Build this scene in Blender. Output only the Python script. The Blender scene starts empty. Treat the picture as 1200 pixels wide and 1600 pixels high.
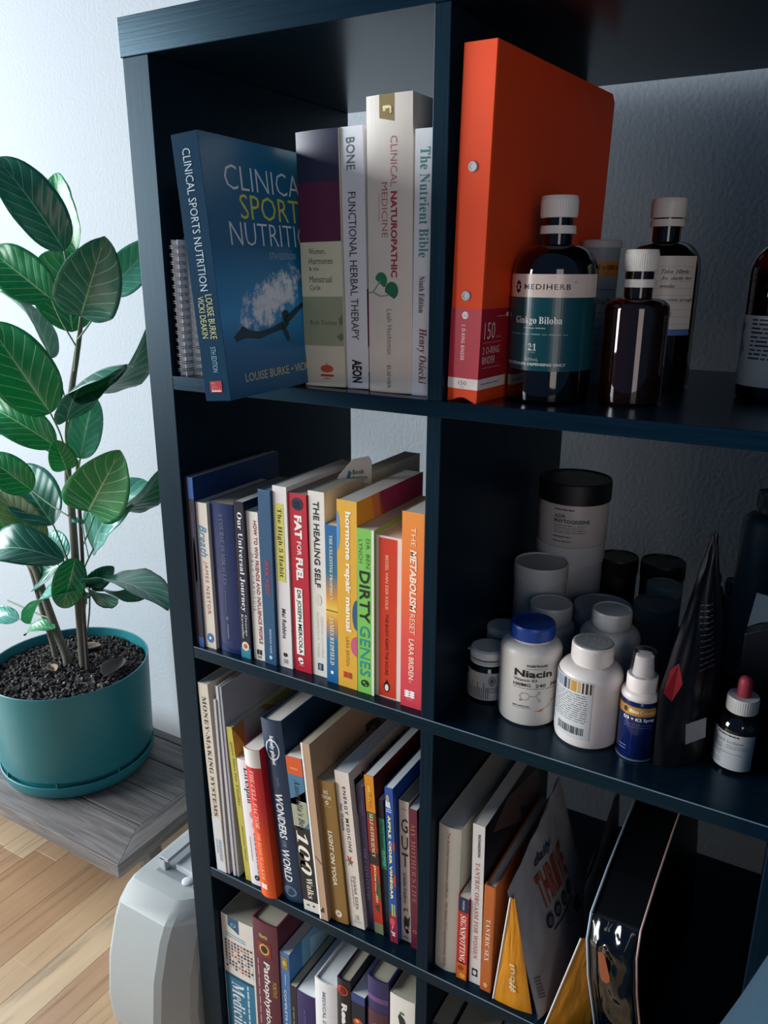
import bpy, bmesh, math, random
from mathutils import Matrix, Vector, noise as mnoise
random.seed(7)
S = bpy.context.scene
COL = S.collection
R = math.radians
PI = math.pi

# ---------------------------------------------------------------- camera
cd = bpy.data.cameras.new('camera')
cam = bpy.data.objects.new('camera', cd)
COL.objects.link(cam)
S.camera = cam
cd.sensor_fit = 'HORIZONTAL'; cd.sensor_width = 36.0
cd.lens = 36.0 * 1228.9 / 1200.0
cd.clip_start = 0.02; cd.clip_end = 60
_r = Vector((0.86379297, 0.5038388, 0.00285721)); _d = Vector((0.15270301, -0.2563851, -0.95443621)); _f = Vector((-0.48014944, 0.82487159, -0.29840135))
cam.matrix_world = Matrix(((_r.x, -_d.x, -_f.x, 0.68126), (_r.y, -_d.y, -_f.y, -0.67665), (_r.z, -_d.z, -_f.z, 0.12361), (0, 0, 0, 1)))

# ---------------------------------------------------------------- colour, world, window light
S.view_settings.view_transform = 'Standard'; S.view_settings.look = 'None'
S.view_settings.gamma = 1.0; S.view_settings.use_curve_mapping = False
S.view_settings.exposure = 0.3
wd = bpy.data.worlds.new('world'); S.world = wd; wd.use_nodes = True
wd.node_tree.nodes['Background'].inputs[0].default_value = (0.22, 0.52, 1.0, 1)
wd.node_tree.nodes['Background'].inputs[1].default_value = 0.13

def area(name, loc, target, sx, sy, power, color, spread=180):
    l = bpy.data.lights.new(name, 'AREA'); l.shape = 'RECTANGLE'; l.size = sx; l.size_y = sy
    l.energy = power; l.color = color; l.spread = R(spread)
    o = bpy.data.objects.new(name, l); COL.objects.link(o)
    o.location = loc
    o.rotation_euler = (Vector(target) - Vector(loc)).to_track_quat('-Z', 'Y').to_euler()
    return o
# daylight entering by the window in the left wall
area('window_daylight', (-2.66, -1.25, 0.42), (0.6, -0.6, -0.1), 2.6, 1.4, 200, (0.93, 0.965, 1.0))
# an added fill lamp at the right front gives the weak warm front light
area('doorway_daylight', (1.9, -2.4, 0.2), (0.4, 0.0, -0.3), 0.9, 1.8, 11, (1.0, 0.86, 0.80))

# ---------------------------------------------------------------- materials
def lin(h):
    if isinstance(h, (tuple, list)): return tuple(h[:3]) + (1,)
    h = h.lstrip('#'); c = [int(h[i:i+2], 16) / 255 for i in (0, 2, 4)]
    return tuple((x / 12.92 if x <= 0.04045 else ((x + 0.055) / 1.055) ** 2.4) for x in c) + (1,)
_mc = {}
def mat(h, rough=0.45, metal=0.0, key=None, spec=0.5, coat=0.0, bump=0.0, bscale=60, vary=0.06, trans=0.0, sheen=0.0):
    k = (h, rough, metal, spec, coat, bump, bscale, vary, trans)
    if k in _mc: return _mc[k]
    m = bpy.data.materials.new('mat_' + str(h).strip('#')); m.use_nodes = True
    nt = m.node_tree; b = nt.nodes['Principled BSDF']
    c = lin(h)
    b.inputs['Roughness'].default_value = rough; b.inputs['Metallic'].default_value = metal
    b.inputs['Specular IOR Level'].default_value = spec; b.inputs['Coat Weight'].default_value = coat
    b.inputs['Transmission Weight'].default_value = trans
    tc = nt.nodes.new('ShaderNodeTexCoord'); n = nt.nodes.new('ShaderNodeTexNoise')
    n.inputs['Scale'].default_value = bscale; n.inputs['Detail'].default_value = 3
    nt.links.new(tc.outputs['Object'], n.inputs['Vector'])
    mx = nt.nodes.new('ShaderNodeMix'); mx.data_type = 'RGBA'
    mx.inputs[6].default_value = tuple(x * (1 - vary) for x in c[:3]) + (1,)
    mx.inputs[7].default_value = tuple(min(1, x * (1 + vary)) for x in c[:3]) + (1,)
    nt.links.new(n.outputs['Fac'], mx.inputs[0]); nt.links.new(mx.outputs[2], b.inputs['Base Color'])
    if bump:
        bp = nt.nodes.new('ShaderNodeBump'); bp.inputs['Strength'].default_value = bump; bp.inputs['Distance'].default_value = 0.001
        nt.links.new(n.outputs['Fac'], bp.inputs['Height']); nt.links.new(bp.outputs[0], b.inputs['Normal'])
    _mc[k] = m
    return m
def grad(stops, axis=2, rough=0.4, lo=0.0, hi=1.0, hard=False):
    """vertical print gradient on a spine: stops = [(0..1 from top, colour)]"""
    m = bpy.data.materials.new('mat_gradient'); m.use_nodes = True; nt = m.node_tree; b = nt.nodes['Principled BSDF']
    b.inputs['Roughness'].default_value = rough
    tc = nt.nodes.new('ShaderNodeTexCoord'); sp = nt.nodes.new('ShaderNodeSeparateXYZ'); nt.links.new(tc.outputs['Object'], sp.inputs[0])
    mr = nt.nodes.new('ShaderNodeMapRange'); mr.inputs[1].default_value = hi; mr.inputs[2].default_value = lo
    nt.links.new(sp.outputs[axis], mr.inputs[0])
    cr = nt.nodes.new('ShaderNodeValToRGB'); e = cr.color_ramp.elements
    cr.color_ramp.interpolation = 'CONSTANT' if hard else 'LINEAR'
    e[0].position, e[0].color = stops[0][0], lin(stops[0][1]); e[1].position, e[1].color = stops[-1][0], lin(stops[-1][1])
    for p, c in stops[1:-1]:
        q = e.new(p); q.color = lin(c)
    nt.links.new(mr.outputs[0], cr.inputs[0]); nt.links.new(cr.outputs[0], b.inputs['Base Color'])
    return m
def nodes_mat(name):
    m = bpy.data.materials.new(name); m.use_nodes = True
    return m, m.node_tree, m.node_tree.nodes['Principled BSDF']
def wood_black(rough=0.42, spec=0.22):
    m, nt, b = nodes_mat('black_brown_veneer')
    tc = nt.nodes.new('ShaderNodeTexCoord'); mp = nt.nodes.new('ShaderNodeMapping')
    n = nt.nodes.new('ShaderNodeTexNoise'); n.inputs['Scale'].default_value = 1.0; n.inputs['Detail'].default_value = 6; n.inputs['Roughness'].default_value = 0.6
    nt.links.new(tc.outputs['Object'], mp.inputs[0]); nt.links.new(mp.outputs[0], n.inputs['Vector'])
    cr = nt.nodes.new('ShaderNodeValToRGB'); e = cr.color_ramp.elements
    e[0].position, e[0].color = 0.3, lin('#04111b'); e[1].position, e[1].color = 0.75, lin('#0a1f2e')
    nt.links.new(n.outputs['Fac'], cr.inputs[0]); nt.links.new(cr.outputs[0], b.inputs['Base Color'])
    b.inputs['Roughness'].default_value = rough; b.inputs['Specular IOR Level'].default_value = spec; b.inputs['Specular Tint'].default_value = (0.22, 0.6, 0.85, 1)
    bp = nt.nodes.new('ShaderNodeBump'); bp.inputs['Strength'].default_value = 0.18; bp.inputs['Distance'].default_value = 0.0004
    nt.links.new(n.outputs['Fac'], bp.inputs['Height']); nt.links.new(bp.outputs[0], b.inputs['Normal'])
    return m, mp
WOOD_V, _mp = wood_black(); _mp.inputs['Scale'].default_value = (420, 420, 7)
WOOD_H, _mp = wood_black(0.24, 0.4); _mp.inputs['Scale'].default_value = (7, 420, 420)
WOOD_D, _mp = wood_black(); _mp.inputs['Scale'].default_value = (420, 7, 420)
EDGE = mat('#3c5566', 0.3)

# ---------------------------------------------------------------- mesh helpers
class MB:
    def __init__(s): s.v = []; s.f = []; s.m = []; s.uv = None
    def add(s, vs, fs, mi=0):
        o = len(s.v); s.v += [tuple(x) for x in vs]; s.f += [tuple(i + o for i in f) for f in fs]; s.m += [mi] * len(fs)
    def box(s, x0, x1, y0, y1, z0, z1, mi=0):
        vs = [(x, y, z) for z in (z0, z1) for y in (y0, y1) for x in (x0, x1)]
        s.add(vs, [(0, 2, 3, 1), (4, 5, 7, 6), (0, 1, 5, 4), (2, 6, 7, 3), (0, 4, 6, 2), (1, 3, 7, 5)], mi)
    def prism(s, poly, z0, z1, mi=0, axis='z'):
        n = len(poly)
        def P(p, h): return (p[0], p[1], h) if axis == 'z' else ((h, p[0], p[1]) if axis == 'x' else (p[0], h, p[1]))
        vs = [P(p, z0) for p in poly] + [P(p, z1) for p in poly]
        fs = [(i, (i + 1) % n, (i + 1) % n + n, i + n) for i in range(n)] + [tuple(range(n))[::-1], tuple(range(n, 2 * n))]
        s.add(vs, fs, mi)
    def lathe(s, prof, n=48, cx=0, cy=0, mi=0, cap=True):
        k = len(prof); vs = []
        for r, z in prof:
            for i in range(n):
                a = 2 * PI * i / n; vs.append((cx + r * math.cos(a), cy + r * math.sin(a), z))
        fs = [(j * n + i, j * n + (i + 1) % n, (j + 1) * n + (i + 1) % n, (j + 1) * n + i) for j in range(k - 1) for i in range(n)]
        if cap:
            fs.append(tuple(range(n))[::-1]); fs.append(tuple(range((k - 1) * n, k * n)))
        s.add(vs, fs, mi)
    def tube(s, pts, rad, n=8, mi=0, cap=True):
        pts = [Vector(p) for p in pts]; k = len(pts)
        if not isinstance(rad, (list, tuple)): rad = [rad] * k
        vs = []; a = None
        for i, p in enumerate(pts):
            t = (pts[min(i + 1, k - 1)] - pts[max(i - 1, 0)]).normalized()
            if a is None: a = t.cross(Vector((0.13, 0.2, 1))); 
            a = a - t * a.dot(t)
            if a.length < 1e-5: a = t.cross(Vector((1, 0, 0)))
            a.normalize(); b = t.cross(a)
            for j in range(n):
                q = 2 * PI * j / n; vs.append(p + (a * math.cos(q) + b * math.sin(q)) * rad[i])
        fs = [(i * n + j, i * n + (j + 1) % n, (i + 1) * n + (j + 1) % n, (i + 1) * n + j) for i in range(k - 1) for j in range(n)]
        if cap: fs += [tuple(range(n))[::-1], tuple(range((k - 1) * n, k * n))]
        s.add(vs, fs, mi)
    def grid(s, fn, nu, nv, mi=0, closed=False):
        vs = [fn(i / nu, j / nv) for j in range(nv + 1) for i in range(nu + 1)]
        fs = [(j * (nu + 1) + i, j * (nu + 1) + i + 1, (j + 1) * (nu + 1) + i + 1, (j + 1) * (nu + 1) + i) for j in range(nv) for i in range(nu)]
        s.add(vs, fs, mi)
    def build(s, name, mats, parent=None, smooth=False, bevel=0.0, seg=2, fix=True):
        me = bpy.data.meshes.new(name)
        me.from_pydata(s.v, [], s.f)
        if not isinstance(mats, (list, tuple)): mats = [mats]
        for m in mats: me.materials.append(m)
        if len(mats) > 1:
            for p, i in zip(me.polygons, s.m): p.material_index = i
        if fix:
            bm = bmesh.new(); bm.from_mesh(me); bmesh.ops.recalc_face_normals(bm, faces=bm.faces); bm.to_mesh(me); bm.free()
        me.update()
        if smooth:
            me.shade_smooth()
            me.set_sharp_from_angle(angle=R(smooth if smooth is not True else 40))
        o = bpy.data.objects.new(name, me); COL.objects.link(o)
        if parent: o.parent = parent
        if bevel:
            b = o.modifiers.new('bevel', 'BEVEL'); b.width = bevel; b.segments = seg; b.limit_method = 'ANGLE'; b.angle_limit = R(35)
        return o
def tag(o, label, cat=None, group=None, kind=None):
    if label: o['label'] = label
    if cat: o['category'] = cat
    if group: o['group'] = group
    if kind: o['kind'] = kind
    return o
def thing(name, label, cat, loc=(0, 0, 0), rot=(0, 0, 0), group=None):
    o = bpy.data.objects.new(name, None); COL.objects.link(o); o.empty_display_size = 0.02
    o.location = loc; o.rotation_euler = rot
    return tag(o, label, cat, group)
def struct(o, label=None):
    o['kind'] = 'structure'
    if label: o['label'] = label
    return o

# ---- lettering: glyph outlines of the built-in font, fitted into a box on the printed surface
BOLD = lambda t: ''.join(chr(0x1D400 + ord(c) - 65) if 'A' <= c <= 'Z' else chr(0x1D41A + ord(c) - 97) if 'a' <= c <= 'z' else chr(0x1D7CE + ord(c) - 48) if c.isdigit() else c for c in t)
ITAL = lambda t: '\x01' + BOLD(t)
BITAL = ITAL
SCRIPT = lambda t: '\x02' + t
_tc = {}
_atlas = {}
def build_atlas():
    """one pass over every serif / script letter used, each on a line of its own"""
    az = 'ABCDEFGHIJKLMNOPQRSTUVWXYZabcdefghijklmnopqrstuvwxyz'
    ch = BOLD(az) + BOLD('0125') + '0123456789#-.:&\u2019'
    c = bpy.data.curves.new('lettering', 'FONT'); c.body = '\n'.join(ch); c.resolution_u = 2; c.space_line = 3.0
    o = bpy.data.objects.new('lettering', c); me = o.to_mesh()
    per = {}
    for p in me.polygons:
        vs = [me.vertices[k].co for k in p.vertices]; ln = round(-(sum(v.y for v in vs) / len(vs) - 0.3) / 3.0)
        g = per.setdefault(ch[ln], ([], []))
        b0 = len(g[0]); g[0].extend((v.x, v.y + 3.0 * ln) for v in vs); g[1].append(tuple(range(b0, b0 + len(vs))))
    for k, (vs, fs) in per.items():
        x0 = min(v[0] for v in vs); x1 = max(v[0] for v in vs); _atlas[k] = ([(x - x0, y) for x, y in vs], fs, x1 - x0)
    o.to_mesh_clear(); bpy.data.objects.remove(o); bpy.data.curves.remove(c)
build_atlas()
def glyphs(text, w=0.0, sp=1.0, shear=0.0):
    k = (text, w, sp, shear)
    if k in _tc: return _tc[k]
    if text[0] == '\x01': text = text[1:]; shear = 0.22
    elif text[0] == '\x02': text = text[1:]; shear = 0.3
    if any(ord(q) >= 0x1D400 for q in text):
        vs, fs, x = [], [], 0.0
        for q in text:
            if q not in _atlas: x += 0.24 * sp; continue
            gv, gf, gw = _atlas[q]; b0 = len(vs)
            vs += [(x + a + shear * b, b) for a, b in gv]; fs += [tuple(n + b0 for n in f) for f in gf]; x += gw + 0.07 * sp
    else:
        c = bpy.data.curves.new('lettering', 'FONT'); c.body = text; c.resolution_u = 2; c.offset = w; c.space_character = sp; c.shear = shear
        o = bpy.data.objects.new('lettering', c); me = o.to_mesh()
        vs = [(v.co.x, v.co.y) for v in me.vertices]; fs = [tuple(p.vertices) for p in me.polygons]
        o.to_mesh_clear(); bpy.data.objects.remove(o); bpy.data.curves.remove(c)
    x0 = min(v[0] for v in vs); x1 = max(v[0] for v in vs); y0 = min(v[1] for v in vs); y1 = max(v[1] for v in vs)
    out = ([((x - x0) / (x1 - x0), (y - y0) / max(1e-6, y1 - y0)) for x, y in vs], fs); _tc[k] = out
    return out
class Print:
    """flat print: shapes gathered per colour, laid on a surface by map(u, v) -> point; u = right, v = up, both 0..1"""
    def __init__(s, mp, seg=8): s.mp = mp; s.l = {}; s.seg = seg
    def _mb(s, col): return s.l.setdefault(col, MB())
    def text(s, t, u0, u1, v0, v1, col, turn='down', w=0.0, sp=1.0, shear=0.0):
        vs, fs = glyphs(t, w, sp, shear)
        if turn == 'down': q = [(u0 + y * (u1 - u0), v1 - x * (v1 - v0)) for x, y in vs]
        elif turn == 'up': q = [(u1 - y * (u1 - u0), v0 + x * (v1 - v0)) for x, y in vs]
        else: q = [(u0 + x * (u1 - u0), v0 + y * (v1 - v0)) for x, y in vs]
        s._mb(col).add([s.mp(a, b, 2) for a, b in q], fs)
    def rect(s, u0, u1, v0, v1, col, lv=1, n=None):
        vs = []; fs = []; n = n or max(2, int(s.seg * abs(u1 - u0)) + 1)
        for i in range(n + 1):
            u = u0 + (u1 - u0) * i / n; vs += [s.mp(u, v0, lv), s.mp(u, v1, lv)]
        s._mb(col).add(vs, [(2 * i, 2 * i + 2, 2 * i + 3, 2 * i + 1) for i in range(n)])
    def poly(s, pts, col, lv=1):
        s._mb(col).add([s.mp(a, b, lv) for a, b in pts], [tuple(range(len(pts)))])
    def disc(s, cu, cv, ru, rv, col, lv=1, a0=0, a1=360, inner=0.0, n=24):
        o = [(cu + ru * math.cos(R(a0 + (a1 - a0) * i / n)), cv + rv * math.sin(R(a0 + (a1 - a0) * i / n))) for i in range(n + 1)]
        if not inner:
            s.poly(o[:-1] if a1 - a0 >= 360 else o, col, lv)
        else:
            p = [(cu + (a - cu) * inner, cv + (b - cv) * inner) for a, b in o]
            s._mb(col).add([s.mp(a, b, lv) for a, b in o + p], [(i, i + 1, n + 2 + i, n + 1 + i) for i in range(n)])
    def line(s, pts, wu, wv, col, lv=2):
        for (a, b), (c, d) in zip(pts, pts[1:]):
            dx, dy = (c - a) / wu, (d - b) / wv; L = math.hypot(dx, dy) or 1; nx, ny = -dy / L * wu, dx / L * wv
            s.poly([(a + nx, b + ny), (c + nx, d + ny), (c - nx, d - ny), (a - nx, b - ny)], col, lv)
    def smalls(s, u0, u1, vs, h, col, turn='h', seed=1):
        """rows of print too small to read: broken hairlines"""
        rr = random.Random(seed)
        for v in vs:
            u = u0
            while u < u1:
                L = (u1 - u0) * rr.uniform(0.06, 0.2); e = min(u1, u + L)
                s.rect(u, e, v, v + h * rr.uniform(0.7, 1.0), col, 2, 3); u = e + (u1 - u0) * 0.025
    def done(s, parent, rough=0.4, name='lettering'):
        for col, mb in s.l.items():
            m = col if not isinstance(col, (str, tuple)) else mat(col, rough)
            mb.build(name, m, parent, fix=False)
# ---------------------------------------------------------------- the room
WALL_Y = 0.52; FLOOR_Z = -1.091; LEFT_X = -2.62
def wall_mat():
    m, nt, b = nodes_mat('painted_wall')
    tc = nt.nodes.new('ShaderNodeTexCoord'); n = nt.nodes.new('ShaderNodeTexNoise'); n.inputs['Scale'].default_value = 150; n.inputs['Detail'].default_value = 4
    nt.links.new(tc.outputs['Object'], n.inputs['Vector'])
    b.inputs['Base Color'].default_value = lin('#a0aab1'); b.inputs['Roughness'].default_value = 0.75
    bp = nt.nodes.new('ShaderNodeBump'); bp.inputs['Strength'].default_value = 0.5; bp.inputs['Distance'].default_value = 0.0015
    nt.links.new(n.outputs['Fac'], bp.inputs['Height']); nt.links.new(bp.outputs[0], b.inputs['Normal'])
    return m
WALLM = wall_mat()
m = MB(); m.box(LEFT_X, 2.6, WALL_Y, WALL_Y + 0.1, FLOOR_Z, 1.35); struct(m.build('wall_back', WALLM), 'white painted wall behind the black bookcase')
# left wall with the window opening that lights the scene
m = MB(); wy0, wy1, wz0, wz1 = -2.6, 0.25, -0.3, 1.15
for q in ((-3.2, wy0, FLOOR_Z, 1.35), (wy1, WALL_Y, FLOOR_Z, 1.35), (wy0, wy1, FLOOR_Z, wz0), (wy0, wy1, wz1, 1.35)):
    m.box(LEFT_X - 0.1, LEFT_X, *q)
struct(m.build('wall_left', WALLM), 'white painted side wall holding the window')
wf = mat('#e6eaec', 0.35)
w = thing('window_1', 'white framed window in the side wall', None, (0, 0, 0)); w['kind'] = 'structure'
for q in ((wy0, wy0 + 0.05, wz0, wz1), (wy1 - 0.05, wy1, wz0, wz1), (wy0 + 0.05, wy1 - 0.05, wz0, wz0 + 0.05), (wy0 + 0.05, wy1 - 0.05, wz1 - 0.05, wz1), (-1.275, -1.225, wz0 + 0.05, wz1 - 0.05)):
    m = MB(); m.box(LEFT_X - 0.09, LEFT_X - 0.05, *q); m.build('window_frame', wf, w, bevel=0.004)
# floor: strip parquet, every strip a board of its own
def floor_mat(i):
    cols = ['#b09474', '#ba9f7f', '#a6876a', '#bfa788', '#ab8e6e', '#9f7f60']
    m, nt, b = nodes_mat('parquet_' + 'abcdef'[i]); c = lin(cols[i])
    tc = nt.nodes.new('ShaderNodeTexCoord'); mp = nt.nodes.new('ShaderNodeMapping'); mp.inputs['Scale'].default_value = (38, 2.2, 38)
    n = nt.nodes.new('ShaderNodeTexNoise'); n.inputs['Scale'].default_value = 1; n.inputs['Detail'].default_value = 7; n.inputs['Distortion'].default_value = 1.2
    oi = nt.nodes.new('ShaderNodeObjectInfo')
    ad = nt.nodes.new('ShaderNodeVectorMath'); ad.operation = 'ADD'; nt.links.new(tc.outputs['Object'], ad.inputs[0]); nt.links.new(oi.outputs['Location'], ad.inputs[1])
    nt.links.new(ad.outputs[0], mp.inputs[0]); nt.links.new(mp.outputs[0], n.inputs['Vector'])
    cr = nt.nodes.new('ShaderNodeValToRGB'); e = cr.color_ramp.elements
    e[0].position, e[0].color = 0.28, tuple(x * 0.5 for x in c[:3]) + (1,)
    e[1].position, e[1].color = 0.62, tuple(min(1, x * 1.12) for x in c[:3]) + (1,)
    q = e.new(0.42); q.color = c
    nt.links.new(n.outputs['Fac'], cr.inputs[0]); nt.links.new(cr.outputs[0], b.inputs['Base Color']); b.inputs['Roughness'].default_value = 0.38
    return m
FM = [floor_mat(i) for i in range(6)]
fl = thing('floor', 'pale timber strip floor', None, (0, 0, 0)); fl['kind'] = 'structure'
m = MB(); m.box(LEFT_X, 2.6, -3.2, WALL_Y, FLOOR_Z - 0.05, FLOOR_Z - 0.012); m.build('subfloor', mat('#5b4636', 0.7), fl)
boards = {}
x = -1.3; k = 0
while x < 0.35:
    y = -1.35 - random.uniform(0, 0.4)
    while y < WALL_Y - 0.01:
        L = random.choice((0.35, 0.45, 0.55)); y2 = min(y + L, WALL_Y - 0.002)
        if y2 > -0.75 and x < 0.1:
            key = (round(y2 - y, 3), k % 6)
            mb = MB(); mb.box(0.0002, 0.0683, 0.00005, y2 - y - 0.00005, -0.012, 0)
            o = mb.build('floor_board', FM[random.randrange(6)], fl, bevel=0.0003, seg=1); o.location = (x, y, FLOOR_Z)
        y = y2; k += 1
    x += 0.0685
m = MB(); xx = 0.02
rest = MB(); rest.box(0.03, 2.6, -3.2, WALL_Y, FLOOR_Z - 0.012, FLOOR_Z - 0.0004); rest.box(LEFT_X, -1.3, -3.2, WALL_Y, FLOOR_Z - 0.012, FLOOR_Z - 0.0004); rest.box(-1.3, 0.03, -3.2, -1.35, FLOOR_Z - 0.012, FLOOR_Z - 0.0004)
tag(rest.build('plain_flooring', FM[0], fl), None, None, None, 'stuff')

# ---------------------------------------------------------------- the bookcase
P = 0.351; TH = 0.016; DEP = 0.3865; OUT = 0.038; XR = 3 * P + 0.335
bc = thing('bookcase', 'tall black-brown cube bookcase open at the back, full of books and bottles', 'bookcase', (0, 0, FLOOR_Z))
def bpart(name, b, mt):
    mb = MB(); mb.box(b[0], b[1], b[2], b[3], b[4] - FLOOR_Z, b[5] - FLOOR_Z); return mb.build(name, mt, bc, bevel=0.0008, seg=2)
bpart('top_board', (-OUT - 0.0024, XR + OUT + 0.0024, -0.001, DEP + 0.001, 0.335, 0.335 + OUT), WOOD_H)
bpart('bottom_board', (-OUT - 0.0024, XR + OUT + 0.0024, 0, DEP, FLOOR_Z, FLOOR_Z + OUT), WOOD_H)
bpart('side_panel', (-OUT, 0, 0, DEP, FLOOR_Z + OUT, 0.335), WOOD_V)
bpart('side_panel', (XR, XR + OUT, 0, DEP, FLOOR_Z + OUT, 0.335), WOOD_V)
for j in range(3): bpart('shelf', (0, XR, 0, DEP, -j * P - TH, -j * P), WOOD_H)
for i in range(3):
    for j in range(4):
        bpart('divider', ((i + 1) * P - TH, (i + 1) * P, 0.0003, DEP, -j * P, -j * P + 0.335), WOOD_V)
for j in (1, 2):  # pale strips paint in the front edges' highlight line along with their wear
    mb = MB(); mb.box(0.001, XR - 0.001, -0.0002, 0.0006, -j * P - 0.0006 - FLOOR_Z, -j * P + 0.0002 - FLOOR_Z); mb.build('worn_edge_highlight', mat('#6f8492', 0.5, vary=0.5, bscale=25), bc)
BOOKS={"trick": [0.1825, 0.0088, 0.0447, 0.2502, -1.2], "bone": [0.2279, 0.0246, 0.0264, 0.2516, -1.3], "cnm": [0.2582, 0.0205, 0.0496, 0.2743, -0.7], "nut": [0.3081, 0.0186, 0.0185, 0.243, 0.1], "binder": [0.3517, 0.0082, 0.0322, 0.3042, 0.9], "b0a": [0.001, 0.0048, 0.005, 0.228, -0.6], "b0": [0.0063, 0.0056, 0.0076, 0.228, 0.1], "breath": [0.0149, 0.008, 0.0164, 0.1972, -0.1], "miracles": [0.033, 0.0132, 0.0378, 0.1997, -0.5], "universal": [0.0729, 0.0103, 0.015, 0.2071, -0.0], "winfr": [0.0899, 0.0144, 0.0178, 0.1957, -0.5], "hook": [0.1083, 0.0124, 0.0185, 0.2261, 0.2], "high5": [0.1287, 0.0159, 0.0201, 0.2326, -0.1], "fat": [0.1499, 0.0178, 0.0262, 0.2267, -0.3], "heal": [0.1764, 0.0198, 0.0222, 0.2325, -0.1], "cel": [0.2008, 0.0144, 0.0159, 0.1981, 0.5], "horm": [0.2176, 0.0138, 0.0263, 0.2303, 0.3], "dirty": [0.2453, 0.0131, 0.022, 0.2017, 0.0], "body": [0.2676, 0.0168, 0.0323, 0.1967, 0.0], "meta": [0.3024, 0.0124, 0.0266, 0.2303, 0.0], "money": [0.0121, 0.0018, 0.0175, 0.2984, -2.2], "bkA": [0.0299, 0.0029, 0.0041, 0.2792, -0.9], "bkB": [0.0391, 0.0046, 0.0046, 0.2993, -1.9], "bkC": [0.0445, 0.0057, 0.0043, 0.2996, -2.0], "vital": [0.06, 0.007, 0.0104, 0.2415, -4.6], "life": [0.0707, 0.0064, 0.0203, 0.1988, -3.9], "cell": [0.0949, -0.0013, 0.026, 0.2287, -4.4], "wond": [0.1243, 0.0092, 0.0332, 0.2738, -5.2], "walks": [0.1625, 0.0055, 0.0247, 0.233, -5.5], "draw": [0.1896, 0.0026, 0.0133, 0.2623, -5.0], "yoga": [0.2035, 0.0105, 0.0258, 0.2114, -5.1], "energy": [0.2313, 0.014, 0.0212, 0.2308, -5.6], "calm": [0.2527, 0.0212, 0.0111, 0.2144, -4.6], "jack": [0.2638, 0.0206, 0.0131, 0.2342, -3.8], "guit": [0.2772, 0.0249, 0.0079, 0.2016, -3.5], "apple": [0.2881, 0.0183, 0.0112, 0.2291, -2.4], "gut": [0.2996, 0.028, 0.0138, 0.2101, -1.8], "mother": [0.3158, 0.0231, 0.0115, 0.2073, -1.9], "immun": [0.3529, 0.0169, 0.0283, 0.2099, 0.1], "sign": [0.3836, 0.0127, 0.0132, 0.1211, -0.2], "tantric": [0.3993, 0.015, 0.0148, 0.2269, -0.8], "tsex": [0.4152, 0.0115, 0.0139, 0.1531, -0.1]}
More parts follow.
